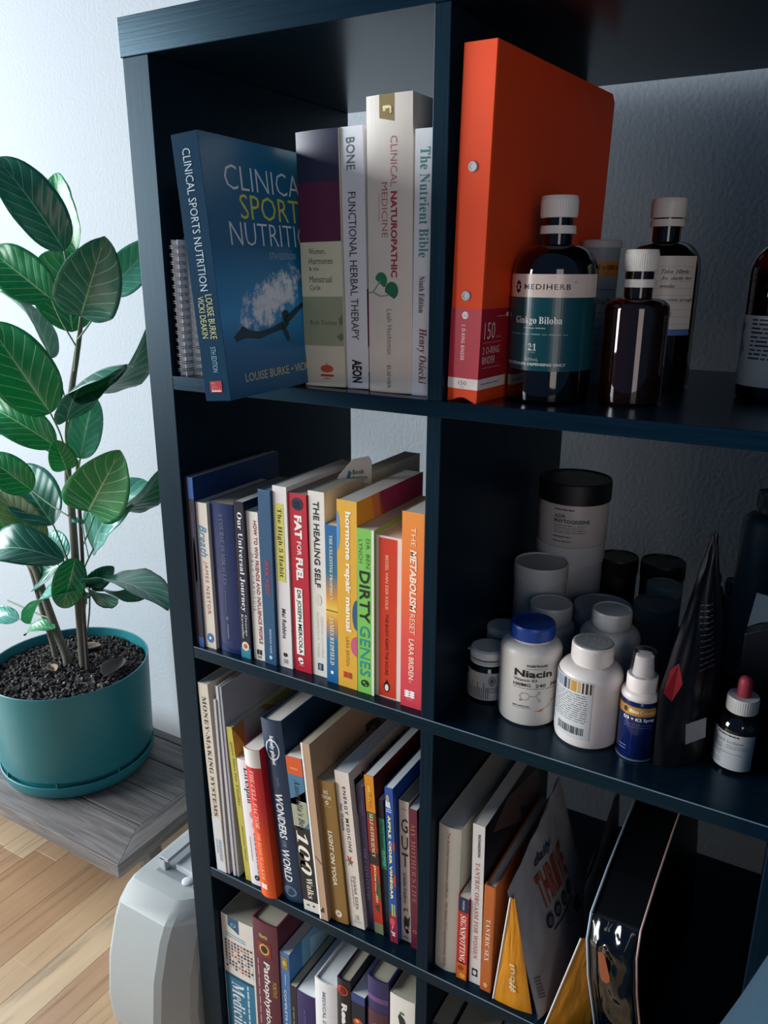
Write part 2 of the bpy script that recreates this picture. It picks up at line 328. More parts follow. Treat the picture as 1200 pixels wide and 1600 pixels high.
LEAVES=[(-0.478, 0.25, 0.147, -0.554, 0.2, 0.288, 0.084, 0.797, -0.6, -0.063, 11.757, 0.12, 1),
 (-0.483, 0.28, 0.147, -0.558, 0.31, 0.274, 0.075, 0.776, -0.628, -0.056, -35.001, 0.05, 0),
 (-0.485, 0.22, 0.069, -0.586, 0.19, 0.146, 0.081, 0.81, -0.587, 0.011, -0.0, 0.05, 0),
 (-0.505, 0.27, 0.012, -0.585, 0.33, 0.151, 0.119, 0.782, -0.623, 0.027, 0.0, 0.04, 0),
 (-0.418, 0.22, 0.044, -0.285, 0.17, 0.164, 0.097, 0.764, -0.645, 0.015, 0.0, 0.08, 1),
 (-0.429, 0.29, 0.081, -0.343, 0.33, 0.163, 0.063, 0.734, -0.679, 0.001, -0.0, 0.08, 2),
 (-0.488, 0.25, -0.09, -0.31, 0.26, 0.027, 0.105, 0.753, -0.649, 0.108, 71.94, 0.15, 1),
 (-0.497, 0.23, -0.138, -0.3, 0.2, -0.026, 0.105, 0.763, -0.63, 0.145, 70.964, -0.12, 1),
 (-0.545, 0.25, -0.035, -0.653, 0.24, 0.079, 0.079, 0.81, -0.583, 0.064, 73.093, 0.1, 1),
 (-0.511, 0.21, -0.124, -0.591, 0.17, 0.028, 0.108, 0.813, -0.571, 0.113, -0.0, 0.06, 0),
 (-0.524, 0.22, -0.186, -0.644, 0.18, -0.118, 0.072, 0.809, -0.561, 0.176, 7.841, 0.15, 0),
 (-0.591, 0.26, -0.213, -0.722, 0.24, -0.19, 0.067, 0.806, -0.558, 0.196, 77.415, 0.05, 1),
 (-0.5, 0.22, -0.226, -0.482, 0.19, -0.165, 0.047, 0.781, -0.587, 0.213, 0.0, 0.1, 0),
 (-0.524, 0.27, -0.219, -0.505, 0.3, -0.106, 0.059, 0.766, -0.616, 0.183, -3.639, 0.05, 2),
 (-0.429, 0.2, -0.288, -0.286, 0.16, -0.155, 0.104, 0.747, -0.616, 0.248, 0.0, 0.1, 0),
 (-0.479, 0.26, -0.304, -0.319, 0.27, -0.215, 0.091, 0.728, -0.635, 0.258, 72.466, 0.15, 1),
 (-0.528, 0.28, -0.401, -0.392, 0.31, -0.257, 0.1, 0.729, -0.621, 0.289, -45.717, 0.12, 2),
 (-0.592, 0.21, -0.276, -0.655, 0.17, -0.21, 0.066, 0.811, -0.539, 0.228, -0.0, 0.1, 0),
 (-0.613, 0.26, -0.361, -0.756, 0.29, -0.274, 0.105, 0.793, -0.553, 0.256, 0.0, 0.08, 1),
 (-0.641, 0.25, -0.407, -0.706, 0.22, -0.297, 0.068, 0.797, -0.536, 0.28, -0.0, 0.1, 3),
 (-0.749, 0.24, -0.417, -0.699, 0.22, -0.338, 0.049, 0.805, -0.519, 0.287, 0.0, 0.1, 0),
 (-0.514, 0.2, -0.398, -0.677, 0.15, -0.426, 0.086, 0.785, -0.524, 0.33, 38.718, 0.3, 1),
 (-0.611, 0.26, -0.447, -0.723, 0.28, -0.519, 0.067, 0.768, -0.539, 0.345, 45.328, 0.1, 1),
 (-0.614, 0.28, -0.437, -0.686, 0.3, -0.402, 0.047, 0.768, -0.558, 0.314, 0.0, 0.1, 2),
 (-0.518, 0.23, -0.403, -0.533, 0.2, -0.497, 0.06, 0.751, -0.555, 0.357, -0.0, 0.12, 0),
 (-0.494, 0.22, -0.458, -0.639, 0.2, -0.554, 0.088, 0.754, -0.536, 0.38, 78.609, 0.15, 2),
 (-0.751, 0.25, -0.592, -0.828, 0.24, -0.592, 0.039, 0.783, -0.491, 0.381, 7.93, 0.1, 2),
 (-0.621, 0.24, -0.578, -0.692, 0.22, -0.603, 0.039, 0.757, -0.513, 0.404, 57.204, 0.15, 0),
 (-0.514, 0.25, -0.469, -0.275, 0.22, -0.451, 0.105, 0.705, -0.597, 0.383, -66.267, 0.12, 1),
 (-0.539, 0.27, -0.479, -0.487, 0.29, -0.435, 0.04, 0.73, -0.585, 0.355, 0.0, 0.08, 1),
 (-0.532, 0.28, -0.478, -0.39, 0.3, -0.445, 0.074, 0.711, -0.602, 0.364, 70.376, 0.12, 1),
 (-0.531, 0.26, -0.478, -0.425, 0.24, -0.469, 0.054, 0.725, -0.579, 0.373, 63.01, 0.05, 1)]
STEMS={"trunk": [[(-0.576, 0.262, -0.638), (-0.57, 0.262, -0.543), (-0.562, 0.262, -0.432), (-0.555, 0.262, -0.326), (-0.556, 0.262, -0.276), (-0.544, 0.262, -0.2), (-0.526, 0.262, -0.127), (-0.511, 0.262, -0.079), (-0.493, 0.262, -0.033), (-0.476, 0.262, 0.012), (-0.468, 0.262, 0.04)], [0.008, 0.0075, 0.0075, 0.007, 0.0065, 0.006, 0.006, 0.0055, 0.005, 0.004, 0.003]], "shoot": [[(-0.551, 0.25, -0.63), (-0.54, 0.25, -0.532), (-0.526, 0.25, -0.421), (-0.52, 0.25, -0.356), (-0.513, 0.25, -0.267), (-0.506, 0.25, -0.217)], [0.0035, 0.0035, 0.0035, 0.0035, 0.0035, 0.0035]], "branch1": [[(-0.655, 0.256, -0.652), (-0.663, 0.256, -0.607), (-0.679, 0.256, -0.552), (-0.692, 0.256, -0.484), (-0.708, 0.256, -0.445), (-0.735, 0.256, -0.381), (-0.761, 0.256, -0.33)], [0.006, 0.006, 0.0055, 0.005, 0.005, 0.004, 0.004]], "branch2": [[(-0.611, 0.25, -0.643), (-0.63, 0.25, -0.596), (-0.653, 0.25, -0.53), (-0.674, 0.25, -0.464), (-0.702, 0.25, -0.453)], [0.0085, 0.0085, 0.008, 0.007, 0.005]]}
PETIOLES=[[(-0.478, 0.25, 0.147), (-0.474, 0.25, 0.097), (-0.473, 0.25, 0.066)], [(-0.447, 0.25, 0.146), (-0.46, 0.25, 0.108), (-0.473, 0.25, 0.055)], [(-0.524, 0.25, 0.067), (-0.507, 0.25, 0.033), (-0.476, 0.25, -0.009)], [(-0.455, 0.25, 0.041), (-0.467, 0.25, 0.008), (-0.487, 0.25, -0.054)], [(-0.488, 0.25, -0.09), (-0.506, 0.25, -0.123), (-0.517, 0.25, -0.147)], [(-0.523, 0.25, -0.143), (-0.531, 0.25, -0.173), (-0.53, 0.25, -0.196)], [(-0.565, 0.25, -0.136), (-0.544, 0.25, -0.174), (-0.535, 0.25, -0.221)], [(-0.564, 0.25, -0.197), (-0.546, 0.25, -0.213), (-0.536, 0.25, -0.239)], [(-0.539, 0.25, -0.237), (-0.531, 0.25, -0.269), (-0.525, 0.25, -0.306)], [(-0.498, 0.25, -0.212), (-0.509, 0.25, -0.242), (-0.517, 0.25, -0.28)], [(-0.492, 0.25, -0.312), (-0.504, 0.25, -0.33), (-0.517, 0.25, -0.345)], [(-0.49, 0.25, -0.385), (-0.515, 0.25, -0.419), (-0.524, 0.25, -0.434)], [(-0.65, 0.25, -0.294), (-0.601, 0.25, -0.315), (-0.552, 0.25, -0.33)], [(-0.599, 0.25, -0.356), (-0.581, 0.25, -0.392), (-0.566, 0.25, -0.429)], [(-0.582, 0.25, -0.428), (-0.57, 0.25, -0.457), (-0.547, 0.25, -0.472)], [(-0.533, 0.25, -0.477), (-0.528, 0.25, -0.488), (-0.538, 0.25, -0.531)], [(-0.751, 0.25, -0.592), (-0.689, 0.25, -0.593), (-0.644, 0.25, -0.588)], [(-0.782, 0.25, -0.556), (-0.704, 0.25, -0.563), (-0.654, 0.25, -0.566)], [(-0.514, 0.25, -0.469), (-0.521, 0.25, -0.514), (-0.535, 0.25, -0.565)], [(-0.466, 0.25, -0.299), (-0.489, 0.25, -0.338), (-0.516, 0.25, -0.38)], [(-0.636, 0.25, -0.586), (-0.625, 0.25, -0.595), (-0.622, 0.25, -0.608)], [(-0.383, 0.25, 0.083), (-0.416, 0.25, 0.046), (-0.468, 0.25, 0.002)], [(-0.545, 0.25, -0.035), (-0.527, 0.25, -0.079), (-0.516, 0.25, -0.124)], [(-0.573, 0.25, -0.42), (-0.56, 0.25, -0.441), (-0.547, 0.25, -0.452)]]
# ---------------------------------------------------------------- books
PAPER = mat('#d6d2c6', 0.85, vary=0.12, bscale=900)
PAPERW = mat('#dfe3e2', 0.85, vary=0.1, bscale=900)
PAPERD = mat('#a8a28f', 0.85, vary=0.14, bscale=900)
def make_book(key, geo, D, Z, cover, label, group, draw=None, hard=False, paper=None, bulge=0.0, yaw=0.0, name='paperback_book', right=None, side=None, rough=0.4):
    x, y, T, H, lean = geo
    t = thing(name, label, 'book', (x, y, Z + 0.0002), (0, R(lean), R(yaw)), group)
    c = 0.0022 if hard else 0.0004
    e = 0.0028 if hard else 0.0006
    if T < 0.007: c = min(c, 0.0006)
    mb = MB(); nb = 10 if bulge else 1
    sp = [(T * i / nb, -bulge * (1 - (2 * i / nb - 1) ** 2)) for i in range(nb + 1)]
    outer = [(0, D)] + sp + [(T, D)]
    inner = [(T - c, D)] + [(max(c, min(T - c, px)), max(py + c, c if not bulge else py + c)) for px, py in reversed(sp)] + [(c, D)]
    mb.prism(outer + inner, 0, H)
    cm = cover if not isinstance(cover, str) else mat(cover, rough)
    mb.build('cover', cm, t, bevel=0.0 if bulge else min(0.0006, T * 0.08), seg=2)
    pg = MB(); yb = D - (0.004 if hard else 0.0008)
    sp2 = [(c + 0.0001 + (T - 2 * c - 0.0002) * i / nb, max(-bulge * (1 - (2 * i / nb - 1) ** 2) * 0.9 + c * 1.3, -bulge + c * 1.3)) for i in range(nb + 1)]
    pg.prism([(c + 0.0001, yb)] + sp2 + [(T - c - 0.0001, yb)], e, H - e)
    pg.build('page_block', paper or PAPER, t)
    if draw:
        def mp(u, v, lv=1): return (u * T, -bulge * (1 - (2 * u - 1) ** 2) - 0.00016 * lv - 0.0001, v * H)
        p = Print(mp, 16 if bulge else 1); draw(Sp(p)); p.done(t, rough, 'spine_print')
    if right:
        p = Print(lambda u, v, lv=1: (T + 0.00016 * lv + 0.0001, u * D, v * H), 1); right(Sp(p)); p.done(t, rough, 'front_cover_print')
    return t
class Sp:
    """print addressed from the top: f = fraction down the spine, c = fraction across"""
    def __init__(s, p): s.p = p
    def t(s, txt, f0, f1, c0, c1, col, w=0.0, **k): s.p.text(txt, c0, c1, 1 - f1, 1 - f0, col, 'down', w, **k)
    def h(s, txt, f0, f1, c0, c1, col, w=0.0, **k): s.p.text(txt, c0, c1, 1 - f1, 1 - f0, col, 'h', w, **k)
    def r(s, f0, f1, c0, c1, col, lv=1): s.p.rect(c0, c1, 1 - f1, 1 - f0, col, lv)
    def o(s, f, c, rf, rc, col, lv=1, **k): s.p.disc(c, 1 - f, rc, rf, col, lv, **k)
    def q(s, pts, col, lv=1): s.p.poly([(c, 1 - f) for f, c in pts], col, lv)
    def l(s, pts, wc, wf, col, lv=2): s.p.line([(c, 1 - f) for f, c in pts], wc, wf, col, lv)
    def sm(s, c0, c1, fs, h, col, seed=1): s.p.smalls(c0, c1, [1 - f for f in fs], h, col, seed=seed)
    def smv(s, f0, f1, c, wc, col, seed=1):
        rr = random.Random(seed); f = f0
        while f < f1:
            L = (f1 - f0) * rr.uniform(0.05, 0.14); s.r(f, min(f1, f + L), c, c + wc, col, 2); f += L + (f1 - f0) * 0.02
    def waves(s, f, c, sf, sc, col):
        for k in range(3):
            a = f - sf + k * sf * 0.8
            for d in (-1, 1):
                s.o(a, c + d * sc * 0.5, sf * 0.42, sc * 0.55, col, 2, n=10)
W, K = '#e9e6df', '#15171c'

G0 = 'tall books on the top shelf'; G1 = 'paperbacks on the second shelf'; G2 = 'books leaning on the third shelf'; G3 = 'thick books on the bottom shelf in view'; G4 = 'books beside the foil pouches'
# --- top shelf
def d_trick(s):
    s.r(0, .19, 0, 1, '#2b2c45'); s.r(.19, .415, 0, 1, '#5b1f42'); s.r(.415, .63, 0, 1, '#d6d6b8'); s.r(.63, .83, 0, 1, '#9aa283'); s.r(.83, 1, 0, 1, '#d3cdb6')
    for i, (a, b) in enumerate((('Women,', .42), ('Hormones', .58), ('& the', .25), ('Menstrual', .55), ('Cycle', .27))):
        f = .44 + i * .036; s.h(a, f, f + (.026 if i != 2 else .015), .22, .22 + b, '#3c4436', 0.0)
    s.h('Ruth Trickey', .725, .75, .2, .86, '#5a6350'); s.q([(.70, .98), (.72, .9), (.75, .92), (.735, .99)], '#6b7260', 2); s.q([(.79, .84), (.775, .97), (.8, .99), (.81, .93)], '#6b7260', 2)
    s.o(.925, .58, .016, .16, '#b9502c', 2); s.r(.9, .912, .57, .59, '#b9502c', 2); s.r(.948, .958, .42, .74, '#a84326', 2); s.sm(.5, .66, (.968,), .005, '#a84326')
def d_bone(s):
    s.t('BONE', .04, .155, .25, .62, '#2f5a5a', 0.0); s.t('FUNCTIONAL HERBAL THERAPY', .235, .8, .28, .62, '#272c38', 0.0)
    s.t('AEON', .88, .975, .25, .72, '#101418', .04)
def r_bone(s):
    s.q([(.6, 0), (.585, .2), (.75, .25), (.83, 0)], '#8c3a6c'); s.q([(.93, 0), (.87, .2), (1, .25), (1, 0)], '#2f6b4b')
def d_cnm(s):
    s.q([(0, .3), (0, .62), (.085, .62), (.072, .3)], '#7d6a33'); s.r(.035, .052, .38, .5, '#d9c98c', 2); s.r(.045, .062, .44, .56, '#7d6a33', 3); s.l([(.04, .38), (.04, .55), (.06, .55)], .02, .004, '#e6d9a5', 3)
    s.t('CLINICAL', .13, .29, .54, .68, '#b0565a', -.01); s.t('NATUROPATHIC', .305, .59, .54, .68, '#ab3038', .03)
    s.t('MEDICINE', .275, .455, .34, .47, '#b0565a', -.01); s.smv(.31, .4, .27, .015, '#c98a80')
    s.o(.6, .31, .028, .14, '#2f7a55', 2, a0=-60, a1=170); s.o(.635, .55, .03, .15, '#2a6f4d', 2, a0=-70, a1=190); s.l([(.6, .3), (.64, .12), (.645, 0)], .015, .002, '#7d9a86'); s.l([(.65, .5), (.655, .3), (.64, .1)], .012, .002, '#7d9a86')
    s.t('Leah Hechtman', .7, .86, .44, .56, '#6f6a60', -.01); s.t('ELSEVIER', .9, .985, .44, .52, '#55524c')
def d_nut(s):
    s.t(BOLD('The Nutrient Bible'), .065, .46, .3, .85, '#3e8a90', 0); s.t(BOLD('Ninth Edition'), .53, .67, .35, .68, '#35384a', 0)
    s.t(BITAL('Henry Osiecki'), .73, .95, .3, .85, '#6e2238')
g = dict(BOOKS); g['trick'] = [.1765, .022, .0505, .25, -1.2]
make_book('trick', g['trick'], .19, 0, '#d3cdb6', 'thick paperback with navy, plum, cream and sage bands on its spine', G0, d_trick, paper=PAPER, bulge=.002)
make_book('bone', g['bone'], .19, 0, '#dfe2e6', 'white hardback with spaced dark capitals down its spine, left of the thick cream book', G0, d_bone, hard=True, right=r_bone, paper=PAPERW, name='hardcover_book')
make_book('cnm', g['cnm'], .21, 0, '#dcd5ca', 'thick cream hardback, tallest on its shelf, with a gold ribbon mark and ginkgo leaves', G0, d_cnm, hard=True, paper=PAPERW, bulge=.0015, name='hardcover_book')
make_book('nut', g['nut'], .19, 0, '#dde2e6', 'white paperback with teal serif title, against the top divider', G0, d_nut, paper=PAPERW)
# the open-faced blue textbook sticking out of the shelf
def d_csn(s):
    s.t('CLINICAL SPORTS NUTRITION', .055, .57, .36, .66, '#b9ccd6', -.005); s.t('LOUISE BURKE', .585, .755, .52, .78, '#c9c98a', -.005); s.t('VICKI DEAKIN', .59, .75, .2, .44, '#c9c98a', -.005)
    s.t('5TH EDITION', .785, .885, .45, .66, '#7fa6b8'); s.r(.92, .965, .25, .72, '#b3282f', 2)
    for i, q in enumerate(('Mc', 'Graw', 'Hill')): s.h(q, .925 + i * .012, .934 + i * .012, .32, .5 + .06 * i, '#f0e8e4')
    s.r(.958, .962, .3, .68, '#f0e8e4', 3)
def csn_cover():
    m, nt, b = nodes_mat('cover_swimmer'); b.inputs['Roughness'].default_value = 0.28
    tc = nt.nodes.new('ShaderNodeTexCoord'); sp = nt.nodes.new('ShaderNodeSeparateXYZ'); nt.links.new(tc.outputs['Object'], sp.inputs[0])
    cr = nt.nodes.new('ShaderNodeValToRGB'); e = cr.color_ramp.elements
    mr = nt.nodes.new('ShaderNodeMapRange'); mr.inputs[1].default_value = 0; mr.inputs[2].default_value = .2306; nt.links.new(sp.outputs[2], mr.inputs[0])
    e[0].position, e[0].color = 0.0, lin('#0c567c'); e[1].position, e[1].color = 1.0, lin('#116c90')
    for p, c in ((.2, '#1472a6'), (.33, '#35a0d8'), (.5, '#1c80b2'), (.6, '#0f6890')):
        q = e.new(p); q.color = lin(c)
    nt.links.new(mr.outputs[0], cr.inputs[0])
    # splash: noise inside a slanted ellipse
    def mth(op, a, bb=None, c=None):
        n = nt.nodes.new('ShaderNodeMath'); n.operation = op
        for i, q in enumerate((a, bb, c)):
            if q is None: continue
            if isinstance(q, (int, float)): n.inputs[i].default_value = q
            else: nt.links.new(q, n.inputs[i])
        return n.outputs[0]
    y, z = sp.outputs[1], sp.outputs[2]
    dz = mth('SUBTRACT', mth('SUBTRACT', z, .085), mth('MULTIPLY', mth('SUBTRACT', y, .07), .30)); dy = mth('SUBTRACT', y, .085)
    el = mth('ADD', mth('POWER', mth('DIVIDE', mth('ABSOLUTE', dz), .028), 2), mth('POWER', mth('DIVIDE', mth('ABSOLUTE', dy), .075), 2))
    n = nt.nodes.new('ShaderNodeTexNoise'); n.inputs['Scale'].default_value = 70; n.inputs['Detail'].default_value = 9; n.inputs['Roughness'].default_value = 0.75
    nt.links.new(tc.outputs['Object'], n.inputs['Vector'])
    k = mth('SUBTRACT', mth('MULTIPLY', n.outputs['Fac'], 2.6), mth('MULTIPLY', el, .75)); k = mth('MULTIPLY', mth('SUBTRACT', k, .85), 2.6); k = mth('MINIMUM', mth('MAXIMUM', k, 0), 1)
    mx = nt.nodes.new('ShaderNodeMix'); mx.data_type = 'RGBA'; nt.links.new(k, mx.inputs[0]); nt.links.new(cr.outputs[0], mx.inputs[6]); mx.inputs[7].default_value = lin('#f0f6fa')
    nt.links.new(mx.outputs[2], b.inputs['Base Color'])
    return m
def r_csn(s):
    s.r(0, 1, 0, 1, CSNM, 1)
    s.t  # title block
    s.h('CLINICAL', .1, .192, .16, .91, '#e4edf2', -.012); s.h('SPORTS', .205, .3, .26, .88, '#d8dc58', -.005); s.h('NUTRITION', .312, .402, .155, .995, '#e4edf2', -.012)
    s.h('5TH EDITION', .428, .454, .47, .72, '#9fc0cf'); s.h('LOUISE BURKE \u2022 VICKI DEAKIN', .905, .94, .14, .99, '#d9cf86', .0)
    sw = '#12384d'
    s_q = s.q; s.q = lambda pts, c, lv=1: s_q([(f, c_ * .84) for f, c_ in pts], c, lv)
    s.q([(.74, .14), (.715, .2), (.735, .26), (.745, .36), (.735, .5), (.715, .62), (.7, .66), (.725, .7), (.745, .66), (.757, .5), (.775, .36), (.765, .22), (.775, .12), (.755, .1)], sw, 3)
    s.o(.683, .56, .017, .034, sw, 3); s.q([(.7, .62), (.68, .72), (.65, .83), (.62, .98), (.635, 1.0), (.665, .86), (.7, .76), (.725, .68)], sw, 3)
    s.q([(.72, .6), (.76, .68), (.8, .69), (.8, .66), (.77, .63)], sw, 3)
CSNM = csn_cover()
t = make_book('csn', [.1605, -.118, .0287, .2327, -5.0], .19, .0004, mat('#08344d', .6, spec=.05), 'blue textbook jutting out of the top shelf with a swimmer on its cover', G0, d_csn, paper=PAPERW, yaw=4.0, right=r_csn, rough=.3)

# --- second shelf
Z1 = -P
def d_b0(s): s.r(.0, .12, 0, 1, '#1c4f96'); s.r(.12, .94, 0, 1, '#10182c'); s.smv(.2, .34, .35, .3, '#4a2f55'); s.o(.5, .45, .16, .22, '#7a4340'); s.smv(.6, .85, .45, .2, '#1f2b52'); s.r(.94, 1, 0, 1, '#1c4f96')
def d_breath(s):
    s.t(SCRIPT('Breath'), .15, .36, .2, .8, '#2f7fae', 0); s.t('JAMES NESTOR', .39, .755, .35, .72, '#b0604a', 0, sp=1.15); s.o(.925, .52, .034, .3, '#2a6c9c', 2); s.o(.925, .52, .012, .09, '#e8eef0', 3)
def d_mir(s): s.t(BOLD('A COURSE IN MIRACLES'), .06, .53, .44, .62, '#59677f', 0); s.r(.57, .71, .5, .54, '#3f4d66'); s.o(.76, .52, .012, .05, '#6d6f5a'); s.smv(.8, .9, .5, .06, '#6b7484'); s.sm(.35, .7, (.93, .945, .96), .005, '#4b5a7a')
def d_univ(s):
    s.t(BOLD('Our Universal Journey'), .065, .69, .22, .8, '#dfe4ea', 0); s.t(BOLD('George'), .71, .85, .55, .8, '#c4ccd6', 0); s.t(BOLD('Kavassilas'), .71, .87, .22, .45, '#c4ccd6', 0)
    s.r(.93, 1, 0, 1, '#2f7f92'); s.o(.92, .5, .03, .38, '#d8d2c4', 2); s.o(.92, .5, .016, .2, '#b85a30', 3)
    for i in range(14): s.o(.05 + .06 * i, .1 + (i * 37 % 80) / 100, .0012, .012, '#7c88a0', 2, n=6)
def d_win(s): s.t('HOW TO WIN FRIENDS AND INFLUENCE PEOPLE', .055, .88, .56, .86, '#8c2a32', .02); s.t('DALE CARNEGIE', .275, .66, .2, .42, '#6b6a66', -.015, sp=1.3); s.r(.925, .96, .3, .48, K, 2); s.r(.925, .96, .55, .72, K, 2); s.r(.968, .985, .35, .65, '#8a8780', 2)
def d_hook(s): s.t(BITAL('HOOK POINT'), .385, .585, .35, .72, '#a83a4a', 0); s.t('BRENDAN KANE', .785, .93, .52, .68, '#a8c0d0', .02, sp=1.2); s.o(.955, .55, .012, .13, '#a8c8e0', 2)
def d_high(s):
    s.r(.09, .51, .12, .74, '#c9c25a'); s.t(BOLD('The High 5 Habit'), .115, .485, .24, .62, '#26292e', 0); s.t('Mel Robbins', .66, .83, .34, .62, '#26292e', .015, shear=.1); s.o(.925, .48, .012, .14, K, 2, a0=90, a1=270); s.o(.925, .5, .012, .14, K, 2, a0=-90, a1=90); s.smv(.95, .975, .35, .3, '#a09a94')
def d_fat(s):
    s.o(.055, .5, .034, .3, '#17203c', 2); s.sm(.32, .68, (.045, .055, .065, .074), .004, '#c9cfe0')
    s.t('FAT', .115, .24, .33, .72, W, .05); s.t('FOR', .255, .33, .42, .66, W, .01); s.t('FUEL', .345, .47, .33, .72, W, .05)
    s.r(.515, .9, .2, .62, W, 2); s.t('DR JOSEPH MERCOLA', .525, .893, .27, .55, K, .03); s.o(.93, .4, .014, .15, W, 2, n=8); s.o(.945, .45, .012, .12, W, 2, n=7); s.sm(.3, .6, (.965,), .004, '#e3a0a0')
def d_heal(s):
    s.t('THE HEALING SELF', .05, .5, .3, .66, '#1b2028', .02); s.o(.57, .5, .03, .2, '#c9c8bc'); s.t('DEEPAK CHOPRA', .66, .89, .6, .72, '#bdbab0'); s.t('RUDOLPH E. TANZI', .64, .89, .34, .46, '#bdbab0'); s.r(.925, .965, .36, .7, '#1c2c48'); s.smv(.93, .96, .45, .15, '#8d98ab')
def d_cel(s): s.t(BOLD('THE CELESTINE PROPHECY'), .06, .46, .36, .62, '#dfd9c0', 0); s.r(.525, .532, 0, 1, '#4f5a40'); s.t(BOLD('JAMES REDFIELD'), .57, .88, .3, .7, '#d9dcc8', 0); s.o(.93, .5, .012, .13, '#e4ecf2', 2, n=12)
def d_horm(s):
    s.t('hormone repair manual', .055, .68, .36, .72, '#f3ecd8', .03); s.t('LARA BRIDEN', .715, .875, .42, .58, '#8a6f2e', 0, sp=1.1)
    s.o(.585, 1, .082, .24, '#24597c', 1, a0=90, a1=270); s.o(.755, 1, .055, .32, '#c0587a', 2, a0=90, a1=270); s.waves(.93, .5, .014, .22, '#b0362c')
    s.o(.16, 0, .1, .14, '#5a94cc', 1, a0=-90, a1=90)
def r_horm(s):
    s.q([(0, .3), (0, 1), (1, 1), (1, .5), (.4, .42), (.2, .36)], '#8b2d63'); s.q([(0, .2), (0, .34), (.22, .4), (.4, .42), (.3, .3)], '#c9815a')
def d_dirty(s):
    s.r(0, 1, .86, 1, '#dcd9cc'); s.t('DR. BEN', .055, .225, .54, .74, '#1d3a24', -.01); s.t('LYNCH', .065, .2, .12, .32, '#1d3a24', -.01); s.t('DIRTY', .245, .555, .14, .74, '#14271c', .02); s.t('GENES', .575, .89, .14, .74, '#1f8a8c', .0)
    s.o(.935, .44, .022, .24, '#14271c', 2); s.o(.93, .4, .007, .08, '#6db04e', 3); s.o(.945, .52, .006, .06, '#6db04e', 3)
def d_body(s):
    s.r(.012, .992, .12, .82, '#c9361c'); s.t('BESSEL VAN DER KOLK', .11, .44, .38, .5, '#efb08c', .01); s.t('THE BODY KEEPS THE SCORE', .465, .85, .38, .5, '#3a1512', .02)
    s.o(.925, .45, .032, .13, '#201410', 2); s.o(.93, .45, .022, .075, '#e8ddd0', 3); s.q([(.88, .42), (.885, .5), (.9, .5), (.9, .41)], '#201410', 2); s.q([(.955, .37), (.962, .42), (.95, .45)], '#201410', 2); s.q([(.955, .53), (.962, .48), (.95, .45)], '#201410', 2)
def d_meta(s):
    s.t('THE', .07, .165, .42, .62, '#f7d9bc', -.005); s.t('METABOLISM', .18, .49, .38, .68, '#fbe6cf', .03, shear=.15); s.t('RESET', .5, .605, .4, .64, '#f7d9bc', -.003); s.t('LARA BRIDEN', .63, .845, .38, .62, '#f7d3c0', .02); s.t('ND', .85, .865, .4, .54, '#e8a8a0'); s.waves(.93, .44, .016, .24, '#f7e9e4'); s.sm(.3, .6, (.958,), .003, '#e8a8a0')
b = BOOKS
b['b0a'] = [.0006, .0048, .0042, .228, 0]; b['b0'] = [.0053, .0056, .0088, .228, .0]; b['breath'] = [.0144, .008, .0182, .1972, -.2]
make_book('b0a', b['b0a'], .16, Z1, '#15151f', 'thin black booklet pressed against the inside of the left panel, second shelf', G1, None, name='booklet')
make_book('b0', b['b0'], .17, Z1, '#12315f', 'tall slim dark blue book with bright blue spine ends, second shelf', G1, d_b0)
make_book('breath', b['breath'], .13, Z1, '#d2cabb', 'cream paperback with blue script and brick-red capitals and a blue drop', G1, d_breath)
make_book('miracles', b['miracles'], .14, Z1, '#1a2f5c', 'thick navy paperback with faint grey lettering and a creased spine', G1, d_mir, paper=PAPERD, bulge=.0025, rough=.25)
make_book('universal', b['universal'], .14, Z1, '#141c2f', 'dark starry paperback with large white serif lettering and a teal foot', G1, d_univ, rough=.25)
make_book('winfr', b['winfr'], .13, Z1, '#ddd8cf', 'off-white paperback with long line of dark red capitals', G1, d_win)
make_book('hook', b['hook'], .15, Z1, '#1d4c6e', 'tall petrol-blue hardback with small red italic title, second shelf', G1, d_hook, hard=True, paper=PAPERW, name='hardcover_book')
make_book('high5', b['high5'], .15, Z1, '#d8d2d0', 'tall pale paperback with a yellow title panel', G1, d_high)
make_book('fat', b['fat'], .15, Z1, '#b3182f', 'crimson paperback with bold white title and a white author strip', G1, d_fat, paper=PAPERD)
make_book('heal', b['heal'], .23, Z1, '#d6d3c9', 'ivory hardback with black capitals, a bookmark on its top edge', G1, d_heal, paper=PAPERD)
make_book('cel', b['cel'], .11, Z1, grad([(0, '#0f5f95'), (.3, '#2d6a86'), (.44, '#c78a30'), (.52, '#e8bc4c'), (.6, '#c98c38'), (.72, '#1b6c94'), (1, '#0d5c92')], hi=.1981), 'short narrow blue paperback with a glowing orange band across its middle', G1, d_cel)
make_book('horm', b['horm'], .155, Z1, '#d9a53a', 'mustard yellow paperback with lower-case white title and plum front cover', G1, d_horm, right=r_horm)
make_book('dirty', b['dirty'], .15, Z1, '#77bb55', 'bright green paperback with black and teal capitals', G1, d_dirty)
make_book('body', b['body'], .13, Z1, '#dccac0', 'short thick pinkish paperback with a wide orange-red spine panel', G1, d_body)
make_book('meta', b['meta'], .15, Z1, grad([(0, '#e58f3c'), (.35, '#e8703a'), (.65, '#dd4f48'), (1, '#c83a4c')], hi=.2303), 'orange to coral red paperback against the divider, second shelf', G1, d_meta)
